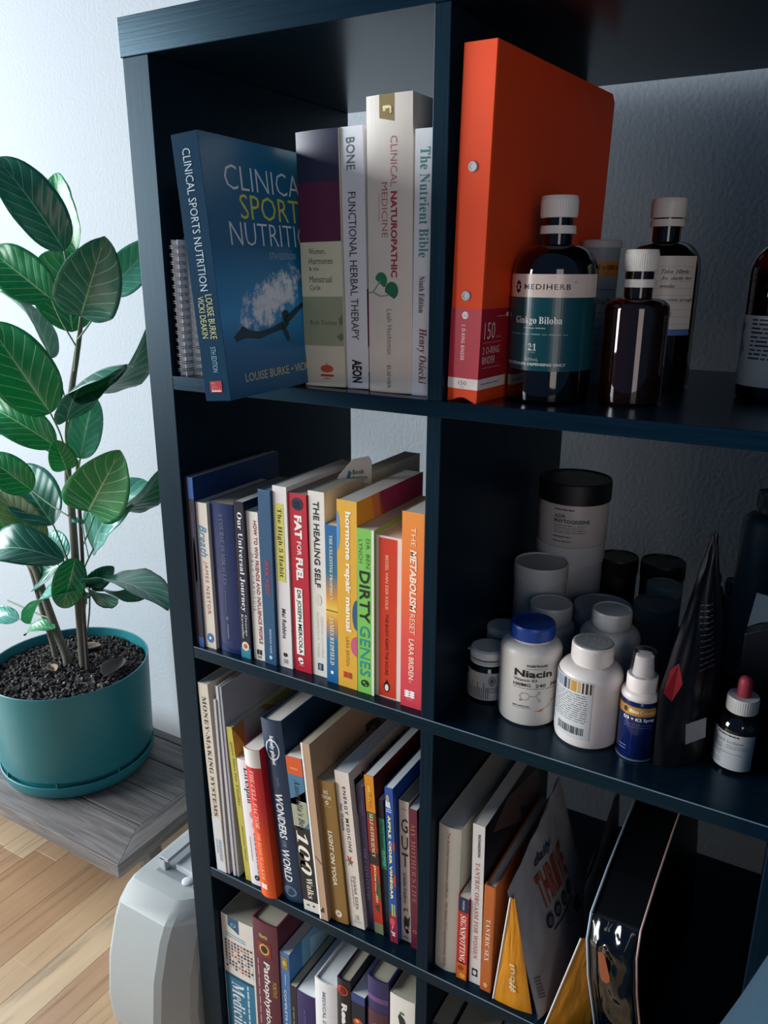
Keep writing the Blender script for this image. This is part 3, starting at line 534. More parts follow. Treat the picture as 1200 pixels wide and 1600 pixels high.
# bookmark standing out of the ivory hardback
mk = thing('bookmark', 'white card bookmark with blue logo rising from the ivory hardback', 'bookmark', (.173, .075, Z1 + .2325), (0, R(-3), R(-38)))
mb = MB(); pts = [(0, -.06), (.048, -.06), (.05, .018), (.046, .024), (.026, .022), (.008, .004), (0, -.012)]
mb.prism(pts, 0, .0004, axis='x'); mb.build('card', mat('#d5dad8', .5), mk)
pr = Print(lambda u, v, lv=1: (.0004 + .0001 * lv, u, v)); pr.poly([(.016, -.004), (.02, -.006), (.024, .006), (.02, .009)], '#1f6f96'); pr.text('Book', .025, .04, .003, .009, '#25303c', 'h', .02); pr.text('Depository', .025, .044, -.005, .001, '#25303c', 'h', .02); pr.rect(.014, .044, -.0105, -.0095, '#55606a'); pr.done(mk, name='card_print')

# --- third shelf
Z2 = -2 * P
def d_money(s): s.t(BOLD('MONEY-MAKING SYSTEMS'), .065, .69, .3, .68, '#2d2a2a', 0, sp=1.15); s.r(.7, 1, .0, .95, '#c9cccb', 1); s.smv(.82, .94, .45, .3, '#8c98a0'); s.smv(.82, .9, .2, .15, '#9aa5ad', 4)
def d_vital(s): s.t(ITAL('pure bliss for Vitality'), .09, .5, .35, .8, '#5d6230', 0); s.t(ITAL('Harmonie Morely'), .63, .87, .42, .7, '#4f5534', 0)
def r_vital(s): s.q([(0, .0), (0, .35), (.12, .6), (.5, 1), (1, 1), (1, .7)], '#8a6a38'); s.q([(0, .12), (0, .3), (.25, .62), (.3, .3), (.18, .1)], '#7f8f8c', 2)
def d_life(s):
    s.t(BOLD('Lifespan'), .055, .33, .4, 1.1, '#232323', 0); s.o(.42, .8, .03, .2, '#c99c94'); s.o(.5, .85, .03, .15, '#c9a8a0'); s.smv(.56, .92, .75, .1, '#8c7a86', 3); s.smv(.6, .8, .35, .06, '#a8a2a6', 5); s.o(.935, .62, .022, .22, '#242a33', 2); s.o(.935, .62, .006, .06, '#c8ccd0', 3)
def d_cell(s):
    s.r(0, .115, 0, 1, '#d9d4ca', 2); s.t(ITAL('THE CELL FACTOR'), .135, .52, .3, .58, '#f0b49a', 0); s.t(ITAL('DR ROSS WALKER'), .55, .875, .32, .56, '#f2a878', 0); s.waves(.925, .4, .015, .2, '#f4e6de')
def d_wond(s):
    s.o(.155, .47, .056, .33, '#dfe4ea', 2, inner=.86, n=32); s.q([(.085, .3), (.085, .7), (.115, .72), (.115, .28)], '#1b3550', 3); s.q([(.2, .28), (.2, .66), (.225, .66), (.225, .28)], '#1b3550', 3); s.p.text('lonely planet', .34, .6, 1 - .235, 1 - .082, '#eef1f4', 'down', .02)
    s.t('LONELY PLANET\u2019S', .3, .35, .52, .6, '#7c93a8'); s.t('WONDERS', .39, .64, .3, .68, '#e6ebee', .025, shear=.1); s.t('OF THE', .65, .685, .4, .6, '#8fa5b5'); s.t('WORLD', .7, .885, .3, .68, '#e6ebee', .02, shear=.1); s.o(.94, .48, .032, .33, '#4f7088', 2)
def d_walks(s):
    s.r(0, .11, 0, 1, '#cc5526'); s.sm(.2, .7, (.075,), .012, '#e8956a'); s.r(.11, .27, 0, 1, '#3f7392'); s.q([(.27, 0), (.24, .5), (.2, 1), (.4, 1), (.46, .5), (.44, 0)], '#a0a48c'); s.r(.27, .3, 0, .5, '#3f7392'); s.r(.44, .93, 0, 1, '#1a1c22'); s.q([(.62, 0), (.6, .4), (.7, .5), (.72, 0)], '#3f3a34', 2); s.r(.93, 1, 0, 1, '#d5d2c8', 1)
    s.t(BITAL('Australia\u2019s Best'), .14, .47, .36, .74, '#15212c', 0); s.t(BOLD('100'), .47, .75, .1, .82, '#ece7d6', 0, shear=.2); s.t(BOLD('Walks'), .77, .91, .36, .76, '#e4dfd0', 0); s.smv(.955, .965, .2, .2, '#3a3a3a'); s.o(.958, .68, .007, .08, '#22242a', 2)
def d_draw(s): s.r(0, 1, 0, .2, '#efebe4'); s.r(.925, .955, .2, .6, '#2e2c2c', 2); s.o(.93, .32, .006, .08, '#d8d4cc', 3); s.q([(.62, .2), (.66, 1), (.67, 1), (.63, .2)], '#8e6a52', 2)
def r_draw(s): s.h('D', .155, .3, .55, .72, '#2a2626', .06)
def d_yoga(s):
    s.h('BKS', .06, .085, .35, .62, '#e4d8b8', .02); s.h('IYENGAR', .095, .12, .22, .78, '#e4d8b8', .02); s.o(.145, .5, .014, .09, '#e8dcbc', 2, inner=.5); s.r(.168, .171, .3, .72, '#d0b878', 2)
    s.t('LIGHT ON YOGA', .34, .73, .36, .62, '#ece4cc', .03, shear=.1); s.o(.935, .5, .026, .2, '#e2d6be', 2); s.o(.935, .5, .007, .05, '#7a5c34', 3); s.sm(.3, .7, (.968,), .004, '#b89a68')
def d_energy(s):
    s.t('ENERGY MEDICINE', .09, .5, .45, .66, '#2a2a30', .01, sp=1.25); s.t(ITAL('for Women'), .2, .37, .15, .32, '#33353c', 0)
    for i, c in enumerate(('#c94f28', '#d9892c', '#7a9a9c', '#2f8a86', '#37475e', '#b8403a')):
        a = i * 60; s.l([(.56, .42), (.56 + .035 * math.sin(R(a)), .42 + .24 * math.cos(R(a)))], .03, .004, c)
    s.o(.555, .4, .012, .09, '#c8401c', 3); s.o(.568, .5, .01, .07, '#1d6a66', 3); s.t('DONNA EDEN', .655, .87, .5, .7, '#3a3a40', .01, sp=1.3); s.smv(.66, .86, .36, .04, '#98908c'); s.r(.915, .945, .38, .62, '#a8aaa8', 2); s.sm(.28, .78, (.955, .965), .004, '#a09e9a')
def r_energy(s): s.h('ENERGY', .06, .28, .05, .75, '#23222a', .04)
def d_calm(s): s.smv(.13, .18, .3, .15, '#6e5f86'); s.smv(.1, .2, .6, .12, '#6e5f86', 3); s.t('TAYLOR', .24, .35, .4, .6, '#6e6088'); s.t(BOLD('THE CALM CENTRE'), .42, .79, .3, .68, '#8d80a4', 0)
def d_jack(s):
    s.r(0, .22, 0, 1, '#d4861c'); s.r(.22, .26, 0, 1, '#4a4a30'); s.r(.26, .47, 0, 1, '#8c2c20'); s.r(.47, .55, 0, 1, '#2c2020'); s.r(.55, .93, 0, 1, '#b03020'); s.q([(.6, .6), (.68, 1), (.78, 1), (.74, .5)], '#3f5a38', 2); s.q([(.82, .2), (.8, .8), (.86, .7)], '#2c3c28', 2); s.r(.93, 1, 0, 1, '#6f7c58', 1)
    s.smv(.06, .16, .3, .3, '#e8b24a'); s.t('ORGANIC', .1, .2, .35, .7, '#c06a20'); s.t(BOLD('SELF-SUFFICIENCY'), .23, .5, .3, .68, '#eadcae', 0); s.t('JACKIE FRENCH', .55, .79, .36, .64, '#f2e6b0', .03)
def d_guit(s): s.r(.13, .5, 0, 1, '#1c8a62'); s.r(.5, 1, 0, 1, '#12303c'); s.t('The Ultimate', .15, .34, .25, .75, '#0f4a38', .02); s.t('GUITAR', .36, .48, .2, .8, '#7fe0b0', .03); s.smv(.55, .9, .4, .2, '#1d5060')
def d_apple(s):
    s.o(.065, .35, .022, .2, '#a89a8c', 2); s.q([(.08, .1), (.12, .08), (.125, .7), (.085, .6)], '#cfd4da', 2); s.sm(.1, .8, (.137, .15), .007, '#d5dde6')
    s.r(.8, 1, 0, 1, '#7a2438'); s.t('APPLE CIDER VINEGAR', .17, .71, .28, .62, '#e4e492', .05, sp=1.1); s.smv(.74, .82, .35, .2, '#b8c860'); s.smv(.74, .82, .65, .15, '#b8c860', 4); s.o(.86, .4, .026, .32, '#d8405a', 2); s.q([(.885, .3), (.925, .25), (.885, .6)], '#e0707e', 2); s.t('Jl', .92, .955, .2, .7, '#e0d0d8', .03)
    s.o(.36, 1, .03, .25, '#b8402c', 1, a0=90, a1=270); s.o(.58, 1, .04, .3, '#b8402c', 1, a0=90, a1=270)
def d_gut(s):
    for i, c in enumerate('GUT'): s.h(c, .12 + i * .12, .215 + i * .12, .2, .85, '#1c1c20', .01)
    s.sm(.2, .8, (.06,), .006, '#a09890'); s.t(ITAL('Giulia Enders'), .5, .72, .3, .62, '#2c2c30', 0); s.o(.77, .5, .014, .25, K, 2, inner=.5, a0=0, a1=240); s.q([(.81, .35), (.83, .7), (.8, .9), (.86, .85), (.91, .7), (.93, .8), (.94, .5), (.9, .3), (.85, .25)], K, 2); s.o(.895, .55, .012, .14, '#d4cbc2', 3); s.sm(.1, .7, (.975,), .008, '#5a5550')
def d_moth(s): s.t(BOLD('MY MOTHER\u2019S LIFE'), .1, .66, .25, .8, '#9c5a52', 0); s.o(.87, .5, .012, .25, '#9c6a62', 2, inner=.6)
LN = (('money', .22, '#c9bfae', 'tall beige paperback, first at the left end of the third shelf', d_money, None, 'paperback_book', None),
 ('bkA', .2, '#aeb0b2', 'shortest of the three thin grey stapled booklets', None, None, 'booklet', '#aeb0b2'),
 ('bkB', .21, '#b9b9bb', 'middle thin grey booklet of the three, taller than its left neighbour', None, None, 'booklet', None),
 ('bkC', .21, '#9aa0a6', 'thin grey booklet whose plain front cover faces right', None, None, 'booklet', None),
 ('vital', .2, '#b8ae4a', 'slim mustard paperback with small italic lettering, third shelf', d_vital, r_vital, 'paperback_book', None),
 ('life', .14, '#dcdadb', 'white paperback half hidden by the red and orange one', d_life, None, 'paperback_book', None),
 ('cell', .15, None, 'red to orange paperback with a white head band, sticking out of the third shelf', d_cell, None, 'paperback_book', None),
 ('wond', .2, '#1b3550', 'large dark blue hardback with a ringed white emblem', d_wond, None, 'hardcover_book', None),
 ('walks', .17, '#3f7392', 'paperback with orange head band and huge white 100 on its spine', d_walks, None, 'paperback_book', None),
 ('draw', .23, '#b39478', 'tan soft-cover book with a frayed white spine edge', d_draw, r_draw, 'paperback_book', None),
 ('yoga', .13, '#8f6d38', 'golden brown paperback with white title and round mark', d_yoga, None, 'paperback_book', None),
 ('energy', .19, '#d8ccbe', 'cream paperback with a coloured starburst on its spine', d_energy, r_energy, 'paperback_book', None),
 ('calm', .13, '#3a2c50', 'thin dark purple paperback with lilac lettering', d_calm, None, 'paperback_book', None),
 ('jack', .2, '#5c2418', 'paperback with amber head and red vegetable picture spine', d_jack, None, 'paperback_book', None),
 ('guit', .14, '#101a24', 'thin dark paperback with a green title panel', d_guit, None, 'paperback_book', None),
 ('apple', .19, '#1d4a96', 'blue paperback with spaced yellow-green capitals and plum foot', d_apple, None, 'paperback_book', None),
 ('gut', .14, '#cfc2b6', 'cream paperback with big black stacked letters and an ink drawing', d_gut, None, 'paperback_book', None),
 ('mother', .14, '#5e1c30', 'maroon paperback squeezed against the divider, third shelf', d_moth, None, 'paperback_book', None))
for key, D, c, lab, dr, rt, nm, _ in LN:
    cov = grad([(0, '#b81c28'), (.35, '#c8202a'), (.6, '#d8471e'), (1, '#e2571c')], hi=.2287) if key == 'cell' else c
    make_book(key, b[key], D, Z2, cov, lab, G2, dr, hard=(key == 'wond'), right=rt, name=nm, bulge={'wond': .003, 'life': .001, 'cell': .004, 'yoga': .001}.get(key, 0), paper=PAPERD if key in ('yoga', 'gut', 'draw') else PAPERW if key in ('energy', 'apple', 'jack', 'mother') else PAPER, rough=.35)

# --- third shelf, second column
def d_imm(s): s.t('The Australian Immunisation Handbook - 10th Edition 2013 (updated January 2014)', .035, .965, .4, .56, '#a0524a', .0)
def d_sign(s):
    s.r(0, .17, 0, 1, '#1d2a4c'); s.t(SCRIPT('lonely planet'), .03, .15, .35, .65, '#d8dde6', 0); s.r(.17, .8, 0, 1, '#b8281e'); s.t(ITAL('SIGNSPOTTING'), .2, .78, .25, .8, '#f0e6dc', 0); s.q([(.8, 0), (.78, .5), (.8, 1), (1, 1), (1, 0)], '#c8601c'); s.o(.86, .4, .03, .3, '#8c3a18', 2); s.o(.95, .6, .03, .3, '#d8a040', 2)
def d_tan(s): s.t('RICHARDSON', .055, .19, .45, .66, '#2c2c30', .03); s.t(BOLD('TANTRIC ORGASM FOR WOMEN'), .225, .835, .3, .64, '#b06a62', 0); s.r(.9, .95, .25, .72, '#1c1c20', 2); s.o(.925, .5, .016, .16, '#c8c4bc', 3)
def r_tan(s): s.q([(0, 0), (0, .97), (.1, 1), (1, 1), (1, 0)], '#201c22'); s.q([(.02, .3), (.12, .8), (.5, .97), (.7, .98), (.4, .7), (.2, .3), (.1, .1)], '#5a463f', 2); s.q([(.2, .5), (.35, .75), (.55, .9), (.4, .6)], '#241e22', 3)
def d_tsex(s): s.t(BOLD('TANTRIC SEX'), .3, .7, .3, .68, '#e8d8c4', 0); s.o(.935, .5, .025, .2, '#d8a070', 2); s.r(0, 1, .86, .89, '#8a3c18', 2)
make_book('immun', b['immun'], .23, Z2, '#c9c4b4', 'thick stone-coloured handbook with a fine red line of print', G4, d_imm, bulge=.003)
make_book('sign', b['sign'], .12, Z2, '#b8281e', 'small short red paperback with navy head, between two tall pale books', G4, d_sign)
make_book('tantric', b['tantric'], .22, Z2, '#cfcac4', 'pale tall paperback with rose serif capitals, second column', G4, d_tan, right=r_tan)
make_book('tsex', b['tsex'], .19, Z2, '#b5602c', 'short orange-brown hardback beside the grey foil pouch', G4, d_tsex, hard=True, name='hardcover_book')

# --- bottom row in view
Z3 = -3 * P
def d_med(s):
    s.q([(0, .22), (0, .56), (.1, .56), (.065, .22)], '#1c5678', 2); s.o(.05, .4, .012, .09, '#7fb0cc', 3, inner=.6); s.l([(.125, .12), (.13, .75)], .01, .003, '#3f8fb0'); s.l([(.142, .12), (.147, .75)], .01, .003, '#3f8fb0')
    rr = random.Random(3)
    for i in range(9):
        for j in range(9): s.r(.175 + j * .023, .19 + j * .023, .08 + i * .1, .14 + i * .1, rr.choice(('#a8402c', '#2c3a5c', '#3a3a40', '#b87a50', '#2a4c6c', '#d9d4cc')), 2)
    s.r(.42, 1, .02, .94, '#157092'); s.r(.42, .44, .02, .94, '#157092'); s.t(BOLD('Medicine'), .47, .85, .22, .62, '#e2e6e4', 0); s.smv(.45, .9, .72, .05, '#b8d4dc')
def d_path(s):
    s.t(BOLD('Norris'), .085, .1, .25, .62, '#c8b060', 0) if False else s.h('Norris', .075, .1, .28, .62, '#c8b060', .03); s.r(.125, .215, .2, .74, '#7c2a1e', 2); s.o(.17, .47, .034, .2, '#d0a860', 3); s.o(.17, .47, .024, .14, '#2a2018', 4); s.t('Pathophysiology', .25, .8, .34, .66, '#e4dcd8', .02, shear=.1); s.t('PORTH\u2019S', .36, .46, .74, .9, '#b8983c', .02); s.smv(.25, .8, .14, .06, '#a8788a')
def d_blu(s): s.r(.03, .12, .2, .85, '#8f7a3c', 2); s.o(.075, .5, .02, .2, '#c0a860', 3); s.t('COMPLETE NUTRITION', .28, .8, .35, .6, '#c9d8e6', .02); s.smv(.16, .24, .5, .1, '#9fc4e0')
def r_blu(s): s.q([(0, .18), (0, 1), (1, 1), (1, .18)], '#6fa0be'); s.q([(.05, .3), (.2, .8), (.6, .95), (.5, .5), (.2, .3)], '#9cc4d8', 2); s.q([(.4, .3), (.6, .6), (.95, .8), (.95, .2)], '#3f7ea0', 2)
def d_thin(s): s.smv(.2, .8, .4, .2, '#7c7a5c')
def d_purp(s): s.smv(.15, .9, .4, .12, '#4c4478')
def d_whi(s): s.t('MEDICAL DICTIONARY', .07, .6, .38, .52, '#6b7280', .01)
def d_read(s): s.o(.07, .45, .034, .4, '#b03422', 2); s.o(.07, .45, .02, .22, '#6a1c16', 3); s.t('Reader\u2019s Digest', .16, .75, .25, .78, '#e8e4dc', .05)
def d_blk(s): s.r(0, .06, 0, 1, '#38447c'); s.o(.2, .5, .03, .36, '#c04a24', 2); s.o(.19, .45, .012, .15, '#e8a070', 3); s.o(.25, .5, .012, .15, '#2f7a7c', 2)
def d_pu2(s): s.r(.1, .13, 0, 1, '#6a4a78'); s.r(.19, 1, 0, 1, '#4f2c38'); s.o(.3, .5, .04, .25, '#7c5a50', 2)
def d_wh2(s): s.q([(.1, .4), (.12, .34), (.16, .4), (.19, .62), (.17, .7), (.12, .58)], '#242c34', 2); s.q([(.085, .42), (.1, .4), (.1, .6), (.085, .55)], '#3f7a3c', 2); s.q([(.16, .5), (.2, .66), (.195, .74), (.17, .7)], '#5a2c3c', 3)
for geo, D, c, lab, dr, rt, hd, bu, pp, nm in (
  ((.002, .012, .0605, .262, 0), .2, '#dad6cc', 'very thick white textbook with blue ribbon and rows of tiny pictures', d_med, None, False, .001, PAPERD, 'paperback_book'),
  ((.0635, .012, .044, .284, 0), .2, '#5a2434', 'maroon hardback textbook with a ring picture and white italic title', d_path, None, True, .002, PAPERD, 'hardcover_book'),
  ((.1085, .014, .0166, .243, 0), .17, '#3f6ea0', 'blue book with sky-blue glossy front cover, bottom shelf in view', d_blu, r_blu, False, 0, PAPERW, 'paperback_book'),
  ((.1262, .012, .0115, .193, 0), .16, '#23232c', 'thin black book between the sky-blue book and the violet one', d_thin, None, False, 0, PAPERD, 'paperback_book'),
  ((.1385, .012, .0315, .192, 0), .17, '#332c5e', 'thick violet paperback, lower than its neighbours, bottom shelf in view', d_purp, None, False, .001, PAPERW, 'paperback_book'),
  ((.171, .012, .0372, .233, 0), .17, '#dfe0de', 'thick white hardback with grey spaced capitals', d_whi, None, True, .003, PAPERW, 'hardcover_book'),
  ((.2095, .011, .0215, .256, 0), .16, '#1a1d24', 'black hardback with a red round mark and white bold title', d_read, None, True, .002, PAPERD, 'hardcover_book'),
  ((.232, .011, .0215, .241, 0), .15, '#1b2230', 'black paperback with a violet head band and an orange round picture', d_blk, None, False, 0, PAPERW, 'paperback_book'),
  ((.2565, .014, .0318, .283, 0), .16, '#2f2f58', 'indigo hardback with dark brown lower spine, bottom shelf in view', d_pu2, None, True, .003, PAPERD, 'hardcover_book'),
  ((.292, .012, .0368, .275, 0), .17, '#ddd8ce', 'white paperback with a small fruit emblem, beside the divider', d_wh2, None, False, .001, PAPERD, 'paperback_book')):
    make_book(lab[:4], geo, D, Z3, c, lab, G3, dr, hard=hd, right=rt, name=nm, bulge=bu, paper=pp, rough=.32)
for geo, lab in (((.3525, .014, .024, .259, 0), 'dark book at the left end of the lowest cell, second column'), ((.3785, .02, .05, .252, 0), 'thick dark book under the foil pouches, lowest cell')):
    make_book('dk', geo, .2, Z3, '#26262e', lab, 'dark books in the lowest cell', None, name='paperback_book', paper=PAPERD)
nb = thing('spiral_notebook', 'dark spiral notebook in the lowest cell, second column', 'notebook', (.43, .03, Z3), (0, 0, 0))
mb = MB(); mb.box(0, .012, .004, .18, 0, .25); mb.build('page_block', PAPERD, nb); mb = MB(); mb.box(-.001, 0, 0, .182, 0, .252); mb.box(.012, .013, 0, .182, 0, .252); mb.build('cover', mat('#22242c', .4), nb)
mb = MB()
for i in range(24): mb.tube([(.006 + .0085 * math.cos(R(a)), .006 + .008 * math.sin(R(a)), .01 + i * .0099) for a in range(-40, 221, 26)], .0007, 5)
mb.build('wire_coil', mat('#9aa0a4', .3, 1.0), nb, smooth=True)
# ---------------------------------------------------------------- spiral notebooks, binder
def notebook(x, y, T, H, D, label, lean=0):
    t = thing('spiral_notebook', label, 'notebook', (x, y, 0.0002), (0, R(lean), 0), 'spiral notebooks on the top shelf')
    mb = MB(); mb.box(.0012, T - .0012, .006, D, 0, H); mb.build('page_block', mat('#f0f4f8', .8, vary=.1, bscale=700), t)
    mb = MB(); mb.box(0, .0011, .003, D + .001, -.0001, H + .001); mb.box(T - .0011, T, .003, D + .001, -.0001, H + .001); mb.build('cover', mat('#c9d0d8', .5), t)
    mb = MB(); n = int(H / .0085)
    for i in range(n):
        z = .006 + i * .0085
        for d in (0, .0022): mb.tube([(T / 2 + (T / 2 + .0025) * math.cos(R(a)), .006 + .0085 * math.sin(R(a)), z + d) for a in range(140, 401, 26)], .00055, 5)
    mb.build('wire_coil', mat('#c3c8cc', .25, .9), t, smooth=True)
notebook(.0042, .006, .010, .15, .14, 'shorter spiral notebook at the left end of the top shelf')
notebook(.0172, .016, .011, .208, .15, 'taller spiral notebook behind the blue textbook')

bx, by, bT, bH, bl = BOOKS['binder']
t = thing('ring_binder', 'tall orange-red ring binder with crimson label band and two rivets', 'binder', (bx + .001, by, .0002), (0, R(1.4), R(-5)))
D = .278
ORG = mat('#e2481a', .6, bump=.12, bscale=900, spec=.25); 
mb = MB()
# spine panel with the scooped foot
n = 16; foot = [(bT * i / n, .0045 * math.sin(PI * i / n) ** 2) for i in range(n + 1)]
mb.prism([(0, bH)] + foot + [(bT, bH)], 0, .0022, axis='y'); mb.build('spine', ORG, t, bevel=.0006)
for nm, x0 in (('back_cover', 0), ('front_cover', bT - .0022)):
    c = .008; mb = MB(); mb.prism([(.0022, 0), (D - c, 0), (D, c), (D, bH - c), (D - c, bH), (.0022, bH)], x0, x0 + .0022, axis='x'); mb.build(nm, ORG, t, bevel=.0005)
mb = MB(); mb.box(.004, bT - .005, .03, D - .02, .006, bH - .012); mb.build('paper_stack', PAPERW, t)
for zz in (.098, .207):
    mb = MB(); mb.lathe([(.0001, .0009), (.0025, .0009), (.0028, .0013), (.0040, .0013), (.0047, .0006), (.0048, 0)], 24); o = mb.build('rivet', mat('#a9acae', .5, .3), t, smooth=True); o.rotation_euler = (R(90), 0, 0); o.location = (bT * .47, -.0001, zz)
p = Print(lambda u, v, lv=1: (u * bT, -.00015 * lv, v * bH)); s = Sp(p)
s.r(.715, .925, 0, 1, '#b8283a'); s.r(.925, .958, 0, 1, '#e8ddd4', 1); s.o(.735, .47, .011, .1, '#efe4de', 2); s.h('A4', .729, .741, .4, .54, '#333333'); s.t('2 O-RING BINDER', .762, .87, .38, .5, '#f0e0dc', .01, sp=1.25); s.h('150', .933, .946, .36, .62, '#7a6a66'); s.h('A4 mm', .949, .954, .42, .56, '#7a6a66')
p.done(t, .45, 'spine_print')
p = Print(lambda u, v, lv=1: (bT + .00015 * lv, u * D, v * bH)); s = Sp(p)
s.r(.715, .925, 0, .2, '#a8202e'); s.r(.925, .958, 0, .2, '#e8ddd4'); s.h('150', .755, .805, .025, .1, '#f0e0dc', -.01); s.h('sheets', .797, .803, .11, .145, '#d8b0ac'); s.r(.815, .816, .02, .15, '#e0c0bc', 2); s.h('2 O-RING', .828, .85, .02, .14, '#f0e0dc', -.01); s.h('BINDER', .858, .88, .02, .11, '#f0e0dc', -.01); s.r(.892, .893, .02, .15, '#e0c0bc', 2)
s.o(.735, .185, .007, .01, '#efe4de', 2); s.sm(.11, .17, (.74,), .003, '#d8a0a0'); s.sm(.02, .15, (.944,), .005, '#9a8a86')
p.done(t, .45, 'front_cover_print')

# ---------------------------------------------------------------- bottles
WHITE = mat('#dedbd2', .42); WHITEC = mat('#cfd3d4', .45)
def glass(h, rough=.03):
    m, nt, b = nodes_mat('amber_glass'); b.inputs['Base Color'].default_value = lin(h); b.inputs['Roughness'].default_value = rough
    b.inputs['Transmission Weight'].default_value = .55; b.inputs['IOR'].default_value = 1.5; b.inputs['Coat Weight'].default_value = .4
    return m
AMBER = glass('#2a1008'); AMBERD = glass('#120a10'); 
def cyl_print(r, z0, h, a0, a1):
    """label wrapped round a cylinder from angle a0 to a1 (degrees, -90 faces the room)"""
    def mp(u, v, lv=1):
        a = R(a0 + (a1 - a0) * u); q = r + .00015 + .00014 * lv; return (q * math.cos(a), q * math.sin(a), z0 + v * h)
    return Print(mp, 48)
def ribs(mb, r, z0, z1, n=60, d=.0004):
    vs = []; 
    for z in (z0, z1):
        for i in range(n * 2): a = PI * i / n; q = r + (d if i % 2 else 0); vs.append((q * math.cos(a), q * math.sin(a), z))
    m_ = n * 2; mb.add(vs, [(i, (i + 1) % m_, (i + 1) % m_ + m_, i + m_) for i in range(m_)] + [tuple(range(m_))[::-1], tuple(range(m_, 2 * m_))])
def tall_bottle(x, y, r, H, rc, label, gl, ring_gap=.006, z=0, shoulder=.75):
    t = thing('amber_bottle', label, 'bottle', (x, y, z + .0002), (0, 0, 0), 'brown glass bottles on the top shelf')
    rn = rc * .82; zn = H - .042; zs = H * (.62 if shoulder > .6 else shoulder)
    prof = [(.0001, .003), (r * .7, .0015), (r * .9, .0), (r * .985, .003), (r, .009), (r, zs)]
    for i in range(1, 11):
        a = R(9 * i); prof.append((rn + (r - rn) * math.cos(a) ** .9 if i < 10 else rn, zs + (zn - zs) * math.sin(a) ** .95))
    prof += [(rn, H - .02), (rn, H - .008), (.0001, H - .008)]
    mb = MB(); mb.lathe(prof, 64); mb.build('glass_body', gl, t, smooth=35)
    mb = MB(); ch = .019; mb.lathe([(rc * .6, H - ch - .0005), (rc * 1.0, H - ch), (rc, H - .002), (rc * .95, H - .0003), (.0001, H)], 48); ribs(mb, rc * 1.001, H - ch + .002, H - .004, 50, .0003); mb.build('screw_cap', WHITE, t, smooth=35)
    mb = MB(); zr = H - ch - ring_gap; mb.lathe([(rn, zr - .007), (rc * 1.0, zr - .007), (rc * .97, zr), (rn, zr)], 48); mb.build('tamper_ring', WHITE, t, smooth=35)
    return t
LG = mat('#10474f', .25)
t = tall_bottle(.4325, .068, .0393, .185, .0166, 'large brown bottle with cream and dark green label, in front of the binder', AMBERD, .007)
p = cyl_print(.0393, .031, .086, -172, 2); 
def a2u(a): return (a + 172) / 174
s = Sp(p); s.r(.0, .235, .0, 1, '#d9c8bc'); s.r(.235, 1, .0, 1, '#10474f')
s.t = s.t
s.h('MEDIHERB', .1, .155,   .335, .7, '#22242c', .008, sp=1.2); s.h('\u00ae', .075, .09, .73, .745, '#22242c')
for i in range(8):
    a = i * 45; s.o(.13 + .05 * math.sin(R(a)), .265 + .022 * math.cos(R(a)), .018, .012, '#3c1c30', 2)
s.h(BOLD('Ginkgo Biloba'), .43, .525, .256, .652, '#e6e6e0', 0); s.h(BITAL('Ginkgo biloba'), .54, .56, .35, .53, '#c9d4d0'); s.sm(.18, .7, (.62,), .012, '#6f9a98')
s.h(BOLD('2:1'), .71, .785, .4, .465, '#e6e6e0', 0); s.h('extract', .795, .81, .4, .46, '#9fb8b6'); s.h('500mL', .86, .895, .37, .49, '#a9bebc'); s.h('PRACTITIONER DISPENSING ONLY', .915, .945, .14, .7, '#dfe4e0', .02)
p.done(t, .25, 'label')
t = tall_bottle(.4987, .2176, .0375, .1905, .0172, 'brown bottle with handwritten white label, behind the small bottle', AMBERD, .0015)
p = cyl_print(.0375, .056, .078, -95, -22); s = Sp(p); s.r(0, .92, 0, 1, '#cfc9c0'); s.r(.92, 1, 0, 1, '#4a6ea8')
for i, w in enumerate(('', 'Take 10mls', '3x daily for', 'weeks', '', 'marshm arough', '5mls', '12/25', 'c.a.')):
    s.r(.13 + .09 * i, .133 + .09 * i, .06, .94, '#77747a', 2)
    if w: s.h(SCRIPT(w), .075 + .09 * i, .125 + .09 * i, .2, .2 + .06 * len(w), '#23242e', .015)
p.done(t, .4, 'label')
t = tall_bottle(.506, .088, .0288, .1387, .0148, 'small clear brown bottle without a label, at the front of the top shelf', AMBER, .007, shoulder=.66)
t = tall_bottle(.6226, .1873, .0367, .188, .0176, 'brown bottle with pale printed label at the right edge of the top shelf', AMBERD, .004)
p = cyl_print(.0367, .014, .066, -160, -20); s = Sp(p); s.r(0, 1, 0, 1, '#b9c0bd'); s.sm(.2, .95, [.07 + .06 * i for i in range(10)], .028, '#2b2f38', 4); s.q([(.05, .02), (.12, .1), (.3, .05), (.5, .12), (.6, .04)], '#5c6a74', 2); p.done(t, .4, 'label')
# pale canister between them
t = thing('paper_canister', 'slim pale canister with an orange band, behind the green-labelled bottle', 'canister', (.4365, .2035, .0002))
mb = MB(); mb.lathe([(.0001, 0), (.0165, 0), (.0195, .1425), (.0001, .1425)], 48); mb.build('body', mat('#8d9298', .55), t, smooth=35)
mb = MB(); mb.lathe([(.0194, .1425), (.0207, .1425), (.0209, .149), (.0195, .1505), (.0001, .1495)], 48); mb.build('lid', mat('#b4b5b6', .5), t, smooth=35)
p = Print(lambda u, v, lv=1: ((.0167 + .0029 * v + .0001 * lv) * math.cos(R(-180 + 180 * u)), (.0167 + .0029 * v + .0001 * lv) * math.sin(R(-180 + 180 * u)), v * .1425), 40); s = Sp(p)
s.r(.1, .2, 0, 1, '#c47a28'); s.sm(.05, .95, (.155,), .04, '#7a4a1c'); s.h('Daily', .36, .42, .5, .9, '#3b5a4a', .02); s.sm(.3, .95, (.3, .47, .52, .58, .7, .76), .008, '#5a6068'); p.done(t, .5, 'label')

